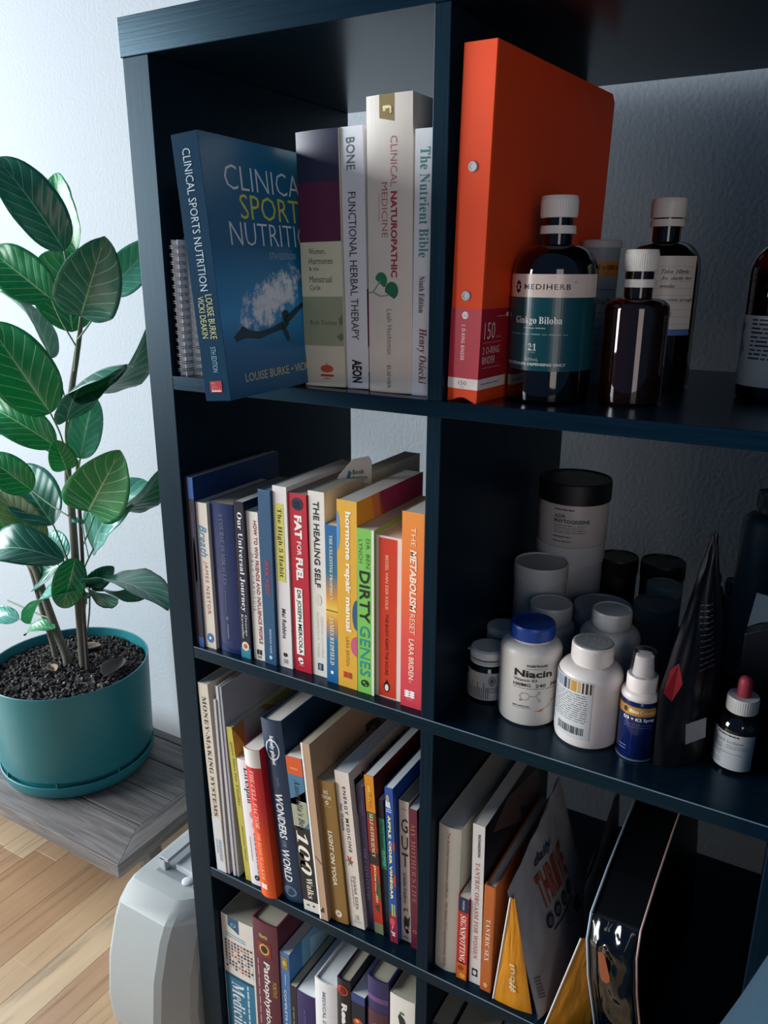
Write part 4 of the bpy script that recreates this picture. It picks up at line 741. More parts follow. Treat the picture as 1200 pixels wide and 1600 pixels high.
# ---------------------------------------------------------------- supplement bottles and tubs, second column
ZB = -P
def pill_bottle(x, y, r, H, rc, hc, label, body='#dcd8cf', cap=None, name='supplement_bottle', neck=.004, zsh=.68, group='supplement bottles and tubs', z=ZB, flat=False):
    t = thing(name, label, 'bottle', (x, y, z + .0002), (0, 0, 0), group)
    bm_ = mat(body, .38) if isinstance(body, str) else body
    zt = H - hc - neck; zs = zt - (r - rc * .9) * .8 - .002 if not flat else zt - .002
    prof = [(.0001, .002), (r * .8, .002), (r * .88, 0), (r * .97, .0025), (r, .008), (r, zs)]
    for i in range(1, 9):
        a = R(90 * i / 8); prof.append((rc * .9 + (r - rc * .9) * math.cos(a), zs + (zt - zs) * math.sin(a)))
    prof += [(rc * .9, H - hc + .003), (.0001, H - hc + .003)]
    mb = MB(); mb.lathe(prof, 64); mb.build('body', bm_, t, smooth=35)
    cm = mat(cap, .4) if isinstance(cap, str) else (cap or WHITEC)
    mb = MB(); mb.lathe([(rc * .9, H - hc), (rc, H - hc), (rc, H - .0015), (rc * .97, H - .0002), (rc * .9, H), (rc * .87, H - .0009), (.0001, H - .0009)], 56); ribs(mb, rc * 1.0005, H - hc + .0015, H - .003, 64, .0003); mb.build('cap', cm, t, smooth=35)
    return t
# niacin
t = pill_bottle(.4318, .0716, .0332, .1112, .0238, .0155, 'white bottle with a royal blue cap and bold black name', cap='#0f3f94', neck=.003)
p = cyl_print(.0332, .012, .066, -203.7, 46); s = Sp(p)
def wrap(s, q, d, **k): pass
s.h('nutricost', .03, .08, .505, .66, '#1f2433', .03); s.r(.115, .121, .5, .665, '#4a5068', 2); s.h('Niacin', .14, .265, .415, .7, '#14161f', .03); s.h('Vitamin B3', .29, .345, .41, .585, '#3a3c46', .01)
s.h('100MG', .375, .435, .41, .54, '#1b1e28', .015); s.h('240', .38, .44, .575, .655, '#1b1e28', .015); s.h('240', .37, .43, .69, .75, '#1b1e28', .015); s.sm(.41, .74, (.47,), .01, '#6a6a70')
hexa = [(.61 + .07 * math.sin(R(a)), .5 + .038 * math.cos(R(a))) for a in range(0, 361, 60)]; s.l(hexa, .0016, .0035, '#6b6b74'); s.l([(.6, .538), (.6, .585), (.55, .6)], .0016, .0035, '#6b6b74'); s.l([(.6, .585), (.665, .605)], .0016, .0035, '#6b6b74'); s.o(.54, .607, .025, .011, '#6b6b74', 2, inner=.75); s.o(.68, .612, .025, .011, '#6b6b74', 2, inner=.75); s.h('N', .67, .7, .465, .48, '#3a3a44', .03)
s.h('240 CAPSULES', .78, .805, .41, .54, '#3a3c46', .03); s.sm(.41, .56, (.83,), .01, '#8a8a90')
s.q([(.88, .57), (.86, .61), (.74, .7), (.55, .76), (.5, .79), (.66, .77), (.8, .69), (.88, .63)], '#e0703c', 2); s.q([(.88, .62), (.8, .7), (.66, .77), (.5, .8), (.5, .97), (.88, .97)], '#1f3f86', 2)
s.sm(.16, .26, [.06 + .04 * i for i in range(14)], .012, '#a3a8ac', 9)
p.done(t, .38, 'label')
# white bottle turned to its barcode, grey torn seal on top
t = pill_bottle(.5002, .0622, .0333, .1078, .0212, .0185, 'white bottle with a grey-topped cap and barcode label, at the front', body='#e2d8d2', cap='#ddd6d0', neck=.003)
mb = MB(); mb.lathe([(.0185, .10805), (.0185, .1084), (.0001, .1084)], 40, cap=True); mb.build('cap_sticker', mat('#8d9090', .6, vary=.5, bscale=400, bump=.4), t)
p = cyl_print(.0333, .012, .066, -172, -70); s = Sp(p); s.r(0, 1, 0, 1, '#c6c9c8')
for i, (a, w, c) in enumerate(((.05, .1, '#2c3850'), (.2, .04, '#1b2338'), (.28, .16, '#8c97a6'), (.46, .07, '#2c3850'), (.55, .05, '#7d6a52'), (.62, .1, '#b98a3c'), (.74, .05, '#caa055'), (.82, .03, '#3c3226'), (.88, .04, '#3c3226'), (.95, .03, '#3c3226'))): s.r(.02, .2, a, min(1, a + w), c, 2)
s.sm(.05, .93, [.25 + .038 * i for i in range(13)], .013, '#4a5058', 12); s.sm(.05, .25, (.78, .82, .86), .012, '#4a5058')
rr = random.Random(5); c = .38
while c < .9: w = rr.uniform(.008, .022); s.r(.8, .93, c, c + w, '#23262c', 2); c += w + rr.uniform(.006, .018)
p.done(t, .4, 'label')
# small brown jars with white push lids
def jar(x, y, r, H, label, k):
    t = thing('tablet_jar', label, 'jar', (x, y, ZB + .0002), (0, 0, 0), 'supplement bottles and tubs')
    mb = MB(); mb.lathe([(.0001, .001), (r * .9, 0), (r, .004), (r, H * .62), (r * .88, H * .7), (r * .84, H * .72), (r * .84, H * .9), (.0001, H * .9)], 56); mb.build('glass_body', AMBERD, t, smooth=35)
    rc = r * .93; mb = MB(); mb.lathe([(rc * .86, H * .725), (rc * .98, H * .73), (rc * .98, H * .775), (rc * .92, H * .78), (rc * .98, H * .80), (rc * .98, H * .815), (rc * .88, H * .818)], 48); mb.build('tamper_ring', WHITEC, t, smooth=35)
    mb = MB(); mb.lathe([(rc * .85, H * .845), (rc * 1.0, H * .85), (rc * 1.0, H * .95), (rc * .93, H * .985), (rc * .85, H * .985), (rc * .82, H), (.0001, H)], 48)
    mb.box(-rc * 1.12, -rc * .9, -.004, .004, H * .86, H * .885); mb.build('lid', WHITEC, t, smooth=35)
    p = cyl_print(r, .003, H * .56, -200, 20); s = Sp(p); s.r(0, 1, 0, 1, '#aeb4b8'); s.r(0, 1, .36, .52, '#c9b79c'); s.r(.08, .22, .1, .3, '#2b3140', 2)
    for i in range(12): s.r(.35 + .3 * abs(math.sin(i * 2.1)) * .8, .95, .3 + i * .028, .31 + i * .028, '#2c3038', 2)
    s.o(.28, .66, .18, .045, '#4a505a', 2, inner=.75); s.o(.28, .66, .1, .025, '#4a505a', 2); s.sm(.58, .76, (.55, .62, .7), .03, '#3c424c'); p.done(t, .4, 'label')
jar(.3765, .0862, .0228, .061, 'small brown jar with white lid, left front of the supplement cell', 1)
jar(.3705, .1475, .0225, .0605, 'small brown jar half hidden behind the other one, beside the blue cap', 2)
# white tubs
def tub(x, y, r, H, hl, label, body='#aeb2b5', lid='#b4b8ba', z=ZB, name='supplement_tub', rl=1.03, glossy=.45):
    t = thing(name, label, 'tub', (x, y, z + .0002), (0, 0, 0), 'supplement bottles and tubs')
    mb = MB(); mb.lathe([(.0001, 0), (r * .96, 0), (r, .003), (r, H - hl - .003), (r * .97, H - hl), (r * .97, H - .004), (.0001, H - .004)], 64); mb.build('body', mat(body, glossy), t, smooth=35)
    q = r * rl; mb = MB(); mb.lathe([(r * .975, H - hl), (q, H - hl), (q, H - .0012), (q * .98, H), (q * .94, H), (q * .92, H - .0015), (.0001, H - .0015)], 64); ribs(mb, q * 1.0004, H - hl + .002, H - .003, 90, .0003); mb.build('lid', mat(lid, glossy), t, smooth=35)
    return t
tub(.4035, .285, .0425, .1365, .024, 'wide white tub carrying the black-lidded tub', body='#a9adb0')
t = tub(.4046, .285, .0440, .082, .026, 'white labelled tub with a black lid, on top of another tub', body='#b9b4b2', lid='#0c0f16', z=ZB + .1367)
p = cyl_print(.0440, .004, .05, -150, -20); s = Sp(p); s.sm(.35, .6, (.1,), .04, '#33373c'); s.h('ADR', .2, .3, .35, .5, '#3d5a50', .02); s.h('PHYTOGREENS', .33, .43, .35, .8, '#3d5a50', .04); s.sm(.35, .75, (.5, .56, .62, .68), .02, '#5a5e62'); s.sm(.35, .58, (.8, .92), .03, '#33373c'); p.done(t, .45, 'label')
tub(.3905, .212, .0322, .1254, .02, 'plain white tub beside the left divider, with a flat ribbed lid')
pill_bottle(.4243, .155, .0300, .0994, .0247, .02, 'white bottle with a broad cap directly behind the blue-capped bottle', body='#aeb2b4', cap='#b8babc', neck=.003)
pill_bottle(.5007, .13, .0326, .1186, .0212, .017, 'round-shouldered white bottle behind the barcode bottle', body='#b4b3b0', cap='#bcbcba', neck=.003)
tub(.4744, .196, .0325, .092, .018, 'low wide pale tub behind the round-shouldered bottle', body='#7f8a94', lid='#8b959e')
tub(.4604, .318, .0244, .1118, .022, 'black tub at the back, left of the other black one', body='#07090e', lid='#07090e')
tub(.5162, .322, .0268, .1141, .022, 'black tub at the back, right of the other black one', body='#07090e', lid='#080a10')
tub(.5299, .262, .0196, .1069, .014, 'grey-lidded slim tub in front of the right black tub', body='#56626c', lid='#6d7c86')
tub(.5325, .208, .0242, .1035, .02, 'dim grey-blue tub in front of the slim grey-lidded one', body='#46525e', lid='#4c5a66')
# spray bottle
t = thing('spray_bottle', 'slim dark blue spray bottle with gold band and clear overcap', 'bottle', (.5532, .0554, ZB + .0002), (0, 0, 0), 'supplement bottles and tubs')
mb = MB(); mb.lathe([(.0001, .001), (.017, 0), (.0188, .003), (.0188, .062), (.0175, .066), (.0001, .066)], 56); mb.build('body', mat('#0c1c4e', .18, coat=.4), t, smooth=35)
mb = MB(); mb.lathe([(.0001, .0), (.0186, .0), (.0192, .0008), (.0192, .0018), (.0186, .002)], 56, cap=False); mb.build('base_ring', mat('#9aa4b0', .2, .6), t, smooth=35)
p = cyl_print(.0188, .004, .057, -200, 20); s = Sp(p); s.r(0, .17, 0, 1, '#b0803a'); s.o(.08, .36, .05, .03, '#3a2818', 2); s.h('Bio', .045, .12, .42, .55, '#efe0c0', .03); s.h('Ceuticals', .05, .12, .56, .86, '#e2cfa4', .01); s.h('D3 + K2 Spray', .2, .28, .34, .78, '#dfe4ee', .03); s.sm(.36, .74, (.34, .39), .012, '#5a6a94'); s.r(.4, .95, .48, .484, '#33457c', 2); s.sm(.3, .42, (.8, .86), .02, '#7a88ac'); p.done(t, .2, 'label')
mb = MB(); mb.lathe([(.0001, .066), (.0184, .066), (.0192, .0675), (.0192, .071), (.0175, .0735), (.0152, .0745), (.0150, .0885), (.0145, .0895), (.0105, .0898), (.0001, .0898)], 56); mb.build('collar', mat('#ddd3cc', .4), t, smooth=35)
mb = MB(); mb.lathe([(.0105, .0896), (.0088, .1085), (.0086, .110), (.0075, .1105), (.0001, .1095)], 40); mb.build('nozzle', mat('#d4c6c0', .4), t, smooth=35)
oc, nt, bb = nodes_mat('clear_plastic'); bb.inputs['Base Color'].default_value = (.93, .96, .98, 1); bb.inputs['Roughness'].default_value = .03; bb.inputs['Transmission Weight'].default_value = 1; bb.inputs['IOR'].default_value = 1.2
mb = MB(); mb.lathe([(.0138, .0897), (.0112, .1145), (.0095, .1158), (.0001, .116), (.0001, .1154), (.009, .1152), (.0107, .1142), (.0133, .0897)], 48, cap=False); mb.build('clear_overcap', oc, t, smooth=35)
# dropper bottle
t = thing('dropper_bottle', 'small brown dropper bottle with a red rubber bulb and white label', 'bottle', (.6436, .0862, ZB + .0002), (0, 0, 0), 'supplement bottles and tubs')
mb = MB(); mb.lathe([(.0001, .001), (.0185, 0), (.0208, .004), (.0208, .045), (.0195, .051), (.0155, .0565), (.0115, .059), (.0112, .068), (.0001, .068)], 56); mb.build('glass_body', AMBERD, t, smooth=35)
mb = MB(); mb.lathe([(.0112, .0615), (.0146, .0615), (.0146, .0755), (.0142, .0765), (.0066, .0765), (.0001, .0765)], 48); ribs(mb, .0146, .063, .0745, 44, .0003); mb.build('collar', mat('#c9c6c0', .45), t, smooth=35)
mb = MB(); mb.lathe([(.0067, .0765), (.0067, .088), (.0064, .0925), (.005, .0955), (.0028, .097), (.0001, .0973)], 32); mb.build('rubber_bulb', mat('#9c3040', .5), t, smooth=45)
p = cyl_print(.0208, .004, .039, -185, -40); s = Sp(p); s.r(0, 1, 0, .93, '#bcbdbc'); s.r(0, 1, .93, 1, '#8ea2b0'); s.h('Metagenics', .03, .1, .3, .71, '#23262c', .04); s.h('Liquid Iodine', .18, .3, .2, .79, '#5a5e64', -.01); s.sm(.12, .42, (.36, .41, .46, .56, .61, .66, .78, .83, .88), .014, '#40444c', 2); s.sm(.5, .9, (.34, .4), .02, '#6a6e74', 3); s.sm(.4, .8, (.55,), .014, '#40444c', 3); p.done(t, .4, 'label')
# right edge stock at the back of the cell
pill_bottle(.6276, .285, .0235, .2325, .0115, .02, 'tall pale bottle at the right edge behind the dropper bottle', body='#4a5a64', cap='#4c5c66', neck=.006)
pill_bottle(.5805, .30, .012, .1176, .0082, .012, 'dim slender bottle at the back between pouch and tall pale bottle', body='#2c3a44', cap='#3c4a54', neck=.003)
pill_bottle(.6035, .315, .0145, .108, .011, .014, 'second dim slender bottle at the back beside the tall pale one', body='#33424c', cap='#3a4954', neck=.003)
t = thing('cardboard_box', 'dark box standing at the right edge behind the dropper bottle', 'box', (.632, .155, ZB + .0002))
mb = MB(); mb.prism([(0, 0), (.045, 0), (.045, .128), (.014, .118), (0, .11)], 0, .09, axis='y'); mb.build('carton', mat('#0b0f18', .4), t, bevel=.0008)
mb = MB(); mb.prism([(.0, .1105), (.012, .118), (.045, .1285), (.045, .145), (.004, .15)], .02, .022, axis='y'); mb.build('lid_flap', mat('#5c6b76', .5), t)
# black stand-up pouch with a pointed top corner
def pouch(name, label, loc, D_, H_, Tb, Tt, col, rough=.35, rot=(0, 0, 0), edge=None, group=None, profile=None, seam=.008, wr=.0015, seed=1, metal=0.0, a=1.0):
    """flat-sealed pouch: sheet of depth D_, height H_, swollen by Tb at the foot and Tt at the top; local x = thickness"""
    t = thing(name, label, 'pouch', loc, rot, group); rr = random.Random(seed); off = rr.uniform(0, 9)
    pf = profile or (lambda v: (0, 1))
    def side(sg):
        def fn(u, v):
            y0, y1 = pf(v); y = (y0 + (y1 - y0) * u) * D_; z = v * H_ * (a + (1 - a) * u)
            e = min(u, 1 - u) / .12; e = min(1, max(0, e)); ez = min(1, max(0, (1 - v) / .15)) 
            th = (Tb * (1 - v) + Tt * v) * math.sin(PI * min(1, max(0, u))) ** .7 * ez ** .7
            w = mnoise.noise((u * 3 + off, v * 3.5, sg)) * wr * 3 + mnoise.noise((u * 11, v * 9 + off, sg * 2)) * wr
            return (sg * (th / 2 + .0004) + w * min(e, 1) * (.4 + .6 * min(1, v * 4)), y, z)
        return fn
    mb = MB()
    for sg in (-1, 1): mb.grid(side(sg), 28, 30)
    # close the rim so that the bag is one skin
    f0, f1 = side(-1), side(1)
    for fn in ((lambda k: (0, k)), (lambda k: (1, k)), (lambda k: (k, 0)), (lambda k: (k, 1))):
        vs = []; n_ = 30
        for i in range(n_ + 1): a, b_ = fn(i / n_); vs += [f0(a, b_), f1(a, b_)]
        mb.add(vs, [(2 * i, 2 * i + 1, 2 * i + 3, 2 * i + 2) for i in range(n_)])
    o = mb.build('foil_bag', mat(col, rough, metal, bump=.25, bscale=90) if isinstance(col, str) else col, t, smooth=60)
    return t, f1
t, f1 = pouch('foil_pouch', 'black stand-up pouch with a pointed corner and small red patch', (.574, .042, ZB + .0002), .078, .235, .03, .0006, '#0a0c14', .42, (0, R(-2), R(-36)), profile=lambda v: (.0 + .62 * max(0, v - .35) / .65, 1 - .3 * max(0, v - .5) / .5), seed=3)
def on(f1, lvl=1): return lambda u, v, lv=1: (lambda q: (q[0] + .0009 + .0003 * lv, q[1], q[2]))(f1(min(.98, max(.02, u)), v))
p = Print(on(f1)); s = Sp(p)
s.q([(.56, .02), (.53, .1), (.62, .22), (.7, .14), (.66, .03)], '#b0242c', 2)
for i in range(12): s.sm(.3 + .012 * i, .62 + .012 * i, (.3 + .025 * i,), .006, '#566070', i)
s.q([(.80, .3), (.79, .62), (.88, .62), (.89, .3)], '#b9b4b2', 12)
p.done(t, .4, 'print')

# ---------------------------------------------------------------- foil pouches and black case, third shelf second column
Z2b = -2 * P
GP = 'foil pouches on the third shelf'
GREYF = mat('#b2b0b0', .5, 0.0, bump=.3, bscale=60); ORF = mat('#cf861a', .4, 0.0, bump=.3, bscale=60)
t, f1 = pouch('foil_pouch', 'orange foil pouch with pale edge, left of the big grey one', (.434, .0085, Z2b + .0002), .047, .152, .005, .001, ORF, rot=(0, 0, R(-86)), group=GP, profile=lambda v: (.28 * v, 1 - .6 * v), seed=5, wr=.0004)
p = Print(on(f1)); s = Sp(p); p.text('#bui', .4, .62, .16, .42, '#e6cf9c', 'up', .03); p.done(t, .35, 'print')
mb = MB(); mb.tube([f1(0, v / 20) for v in range(21)], .0013, 6); mb.build('pale_edge', mat('#d8d4cc', .4), t, smooth=True)
t, f1 = pouch('foil_pouch', 'big grey foil pouch with red print and three dark rings, leaning left', (.4895, .0085, Z2b + .0002), .178, .205, .028, .004, GREYF, rot=(0, R(-16.5), R(-3)), group=GP, profile=lambda v: (0, 1), seed=8, a=.8)
p = Print(on(f1)); s = Sp(p)
for i, c in enumerate('THRIVE'): s.h(c, .3, .5, .3 + .075 * i, .365 + .075 * i, '#a04a36', .03)
s.h(SCRIPT('daily'), .2, .27, .34, .62, '#3a4058', .03)
for i in range(4): s.o(.575, .32 + .12 * i, .04, .045, '#2c3440', 2); s.o(.575, .32 + .12 * i, .025, .028, '#6c7078', 3)
s.r(.64, .65, .34, .7, '#3c444e', 2); s.r(.68, .76, .68, .78, '#4a3440', 2); s.o(.7, .55, .04, .04, '#6a7078', 2, inner=.8)
for i in range(7): s.l([(.76 + .02 * i, .03), (.785 + .02 * i, .09)], .006, .002, '#6a6660')
p.done(t, .45, 'print')
t, f1 = pouch('foil_pouch', 'orange foil pouch low between the big grey one and the case', (.498, .007, Z2b + .0002), .052, .125, .005, .001, ORF, rot=(0, 0, R(-62)), group=GP, profile=lambda v: (.6 * v, 1), seed=11, wr=.0004)
mb = MB(); mb.tube([f1(0, v / 20) for v in range(21)], .0010, 6); mb.build('pale_edge', mat('#d8d4cc', .4), t, smooth=True)
t, f1 = pouch('foil_pouch', 'narrow slate grey pouch standing against the black case', (.526, .05, Z2b + .0002), .13, .225, .010, .003, mat('#5c6068', .4, .1, bump=.2, bscale=60), rot=(0, R(-3), R(-2)), group=GP, profile=lambda v: (0, 1), seed=14, a=.74)
# black patent case
t = thing('toiletry_case', 'black patent zip case with pale piping at the right of the third shelf', 'case', (.5495, .016, Z2b + .0002), (0, R(-4.5), R(-3)))
BL = mat('#04060a', .14, coat=.6, bump=.6, bscale=25); BLM = mat('#05070b', .35)
prof = [(.012, 0), (.006, .03), (-.012, .10), (-.016, .150), (-.004, .172), (.05, .19), (.12, .207), (.2, .222), (.26, .222), (.262, .1), (.255, 0)]
Wd = .052
mb = MB(); mb.prism(prof, 0, Wd, axis='x'); o = mb.build('body', BLM, t, bevel=.003, seg=3)
# swollen front gusset
def fg(u, v):
    pts = prof[:5]; k = v * 4; i = min(3, int(k)); a = k - i; y = pts[i][0] + (pts[i + 1][0] - pts[i][0]) * a; z = pts[i][1] + (pts[i + 1][1] - pts[i][1]) * a
    b_ = math.sin(PI * u) ** .6 * math.sin(PI * min(1, v * .9 + .06)) * .009
    w = mnoise.noise((u * 3, v * 7, 2)) * .005 + mnoise.noise((u * 7, v * 15, 5)) * .002
    return (.003 + (Wd - .006) * u, y - b_ - w * math.sin(PI * u) - .0012, z)
mb = MB(); mb.grid(fg, 24, 48); mb.build('front_gusset', BL, t, smooth=60)
for x0, c in ((0, '#9fb4c0'), (Wd, '#b8948a')):
    mb = MB(); mb.tube([(x0, y - .001, z + (.001 if i > 3 else 0)) for i, (y, z) in enumerate(prof[:8])], .0013, 8); mb.build('piping', mat(c, .25), t, smooth=True)
mb = MB(); mb.tube([(.012, fg(.2, v / 16)[1] - .0006, fg(.2, v / 16)[2]) for v in range(14)], .0008, 6); mb.build('zip_line', mat('#1c242e', .3, .6), t, smooth=True)
zp = MB(); q = [(-.0035, .0), (-.0052, -.026), (-.0045, -.031), (0, -.034), (.0045, -.031), (.0052, -.026), (.0035, .0)]
zp.prism(q, 0, .0012, axis='y'); o = zp.build('zip_pull', mat('#c07a5c', .25, .85), t, bevel=.0004); o.location = (.0185, -.0285, .151); o.rotation_euler = (R(-6), R(-12), 0)
zh = MB(); zh.lathe([(.0001, 0), (.0034, 0), (.0034, .0004), (.0001, .0004)], 20); o = zh.build('pull_hole', mat('#05070b', .4), t); o.location = (.0185 + .0052, -.0255, .1255); o.rotation_euler = (R(90), 0, 0)
zs = MB(); zs.tube([(.0235 + .003 * math.cos(R(a)), -.027, .158 + .003 * math.sin(R(a))) for a in range(0, 361, 30)], .0007, 6); zs.tube([(.0235, -.028, .161), (.034, -.028, .147), (.031, -.028, .1415), (.0225, -.028, .153)], .0006, 6); zs.tube([(.0175, -.0265, .152), (.0175, -.028, .1565), (.02, -.0265, .157)], .001, 6); zs.build('zip_slider', mat('#a8917e', .25, .9), t, smooth=True)

# ---------------------------------------------------------------- bench, pot, plant
TZ = -.875
GW = nodes_mat('weathered_timber')
def bench_mat(nm, sc):
    m, nt, b = nodes_mat(nm); tc = nt.nodes.new('ShaderNodeTexCoord'); mp = nt.nodes.new('ShaderNodeMapping'); mp.inputs['Scale'].default_value = sc
    n = nt.nodes.new('ShaderNodeTexNoise'); n.inputs['Scale'].default_value = 1; n.inputs['Detail'].default_value = 8; n.inputs['Distortion'].default_value = .8; n.inputs['Roughness'].default_value = .65
    nt.links.new(tc.outputs['Object'], mp.inputs[0]); nt.links.new(mp.outputs[0], n.inputs['Vector'])
    cr = nt.nodes.new('ShaderNodeValToRGB'); e = cr.color_ramp.elements; e[0].position, e[0].color = .3, lin('#4a4848'); e[1].position, e[1].color = .72, lin('#8c8683')
    q = e.new(.5); q.color = lin('#6a6664')
    nt.links.new(n.outputs['Fac'], cr.inputs[0]); nt.links.new(cr.outputs[0], b.inputs['Base Color']); b.inputs['Roughness'].default_value = .6
    bp = nt.nodes.new('ShaderNodeBump'); bp.inputs['Strength'].default_value = .4; bp.inputs['Distance'].default_value = .001; nt.links.new(n.outputs['Fac'], bp.inputs['Height']); nt.links.new(bp.outputs[0], b.inputs['Normal'])
    return m
BX = bench_mat('bench_grain_across', (5, 90, 90)); BY = bench_mat('bench_grain_along', (90, 5, 90))
t = thing('plant_bench', 'low weathered grey timber bench carrying the plant pot', 'bench', (0, 0, FLOOR_Z)); h = TZ - FLOOR_Z
x0, x1, y0, y1 = -1.16, -.283, .062, .405; fr = .045
def bb_(nm, a, mt, bv=.0015): mb = MB(); mb.box(*a); return mb.build(nm, mt, t, bevel=bv)
mb = MB(); mb.prism([(x0, y0), (x1, y0), (x1 - fr, y0 + fr + .04), (x0 + fr, y0 + fr + .04)], h - .028, h); mb.build('frame_board', BX, t, bevel=.001)
mb = MB(); mb.prism([(x1, y0), (x1, y1), (x1 - fr, y1 - .02), (x1 - fr, y0 + fr + .04)], h - .028, h); mb.build('frame_board', BY, t, bevel=.001)
mb = MB(); mb.prism([(x0, y0), (x0 + fr, y0 + fr + .04), (x0 + fr, y1 - .02), (x0, y1)], h - .028, h); mb.build('frame_board', BY, t, bevel=.001)
mb = MB(); mb.prism([(x0, y1), (x0 + fr, y1 - .02), (x1 - fr, y1 - .02), (x1, y1)], h - .028, h); mb.build('frame_board', BX, t, bevel=.001)
ys = [y0 + fr + .0405, .1575, .2395, .3185, y1 - .0205]
for a, c in zip(ys, ys[1:]): bb_('top_plank', (x0 + fr + .0005, x1 - fr - .0005, a + .0012, c - .0012, h - .022, h - .0008), BX)
for lx in (x0 + .03, x1 - .065):
    for ly in (y0 + .10, y1 - .06): bb_('leg', (lx, lx + .03, ly, ly + .03, 0, h - .028), BY)
for ly in (y0 + .106, y1 - .052): bb_('apron', (x0 + .06, x1 - .066, ly, ly + .018, h - .07, h - .028), BX)
# pot
PX, PY, PR, PH = -.598, .2445, .157, .2297
t = thing('plant_pot', 'large round teal planter with a built-in saucer, on the low bench', 'plant pot', (PX, PY, TZ))
TEAL = mat('#1d747c', .38, vary=.03, bscale=8)
mb = MB(); mb.lathe([(.0001, .0435), (.1495, .0435), (.1505, .046), (PR - .0005, PH - .001), (PR - .0015, PH), (PR - .004, PH - .001), (PR - .0065, PH - .03), (.14, .045), (.0001, .045)], 96); mb.build('planter', TEAL, t, smooth=40)
mb = MB(); mb.lathe([(.0001, 0), (.128, 0), (.14, .003), (.147, .010), (.1515, .022), (.1528, .0335), (.1515, .0342), (.147, .033), (.141, .025), (.141, .0433), (.0001, .0433)], 96); mb.build('saucer', TEAL, t, smooth=40)
mb = MB()
for a in range(8):
    q = R(a * 45 - 100); mb.box(-.003, .0015, -.0015, .0015, .025, .045); 
    for i in range(8): v = mb.v[-8 + i]; c_, s_ = math.cos(q), math.sin(q); vx, vy = v[0] + .1505, v[1]; mb.v[-8 + i] = (vx * c_ - vy * s_, vx * s_ + vy * c_, v[2])
mb.build('saucer_clip', TEAL, t)
# soil
SZ = TZ + PH - .022
def soil_mat():
    m, nt, b = nodes_mat('potting_mix'); tc = nt.nodes.new('ShaderNodeTexCoord'); n = nt.nodes.new('ShaderNodeTexNoise'); n.inputs['Scale'].default_value = 120; n.inputs['Detail'].default_value = 6
    nt.links.new(tc.outputs['Object'], n.inputs['Vector']); cr = nt.nodes.new('ShaderNodeValToRGB'); e = cr.color_ramp.elements; e[0].position, e[0].color = .35, lin('#0c0e12'); e[1].position, e[1].color = .8, lin('#4a4442')
    nt.links.new(n.outputs['Fac'], cr.inputs[0]); nt.links.new(cr.outputs[0], b.inputs['Base Color']); b.inputs['Roughness'].default_value = .75
    return m
SM = soil_mat()
mb = MB(); nr, na = 34, 110; RS = PR - .0068
vs = [(0, 0, .006)]
for i in range(1, nr + 1):
    for j in range(na):
        r = RS * i / nr; a = 2 * PI * j / na; x, y = r * math.cos(a), r * math.sin(a)
        z = mnoise.noise((x * 45, y * 45, 0)) * .005 + mnoise.noise((x * 130, y * 130, 3)) * .0035 + .006 * (1 - (i / nr) ** 2)
        vs.append((x, y, z))
fs = [(0, 1 + j, 1 + (j + 1) % na) for j in range(na)] + [(1 + (i - 1) * na + j, 1 + i * na + j, 1 + i * na + (j + 1) % na, 1 + (i - 1) * na + (j + 1) % na) for i in range(1, nr) for j in range(na)]
mb.add(vs, fs); so = mb.build('soil', SM, None, smooth=60); so.location = (PX, PY, SZ); tag(so, 'dark lumpy potting mix filling the teal planter', 'soil', None, 'stuff')
rr = random.Random(4); mb = MB()
for i in range(1500):
    r = RS * math.sqrt(rr.random()) * .97; a = rr.uniform(0, 2 * PI); x, y = r * math.cos(a), r * math.sin(a)
    s1, s2, s3 = rr.uniform(.002, .0075), rr.uniform(.0015, .004), rr.uniform(.001, .003)
    M_ = Matrix.Translation((x, y, .004 + .006 * (1 - (r / RS) ** 2) + mnoise.noise((x * 45, y * 45, 0)) * .005)) @ Matrix.Rotation(rr.uniform(0, 6.3), 4, 'Z') @ Matrix.Rotation(rr.uniform(-.7, .7), 4, 'X') @ Matrix.Rotation(rr.uniform(-.7, .7), 4, 'Y')
    q = [(-s1, -s2, -s3), (s1, -s2 * .6, -s3), (s1 * .8, s2, -s3), (-s1 * .7, s2 * .8, -s3), (-s1 * .6, -s2 * .6, s3), (s1 * .7, -s2 * .4, s3), (s1 * .5, s2 * .6, s3), (-s1 * .5, s2 * .5, s3)]
    mb.add([M_ @ Vector(v) for v in q], [(0, 3, 2, 1), (4, 5, 6, 7), (0, 1, 5, 4), (1, 2, 6, 5), (2, 3, 7, 6), (3, 0, 4, 7)], 0 if rr.random() < .93 else 1)
o = mb.build('bark_chips', [SM, mat('#5a4a40', .8)], so); o['kind'] = 'stuff'
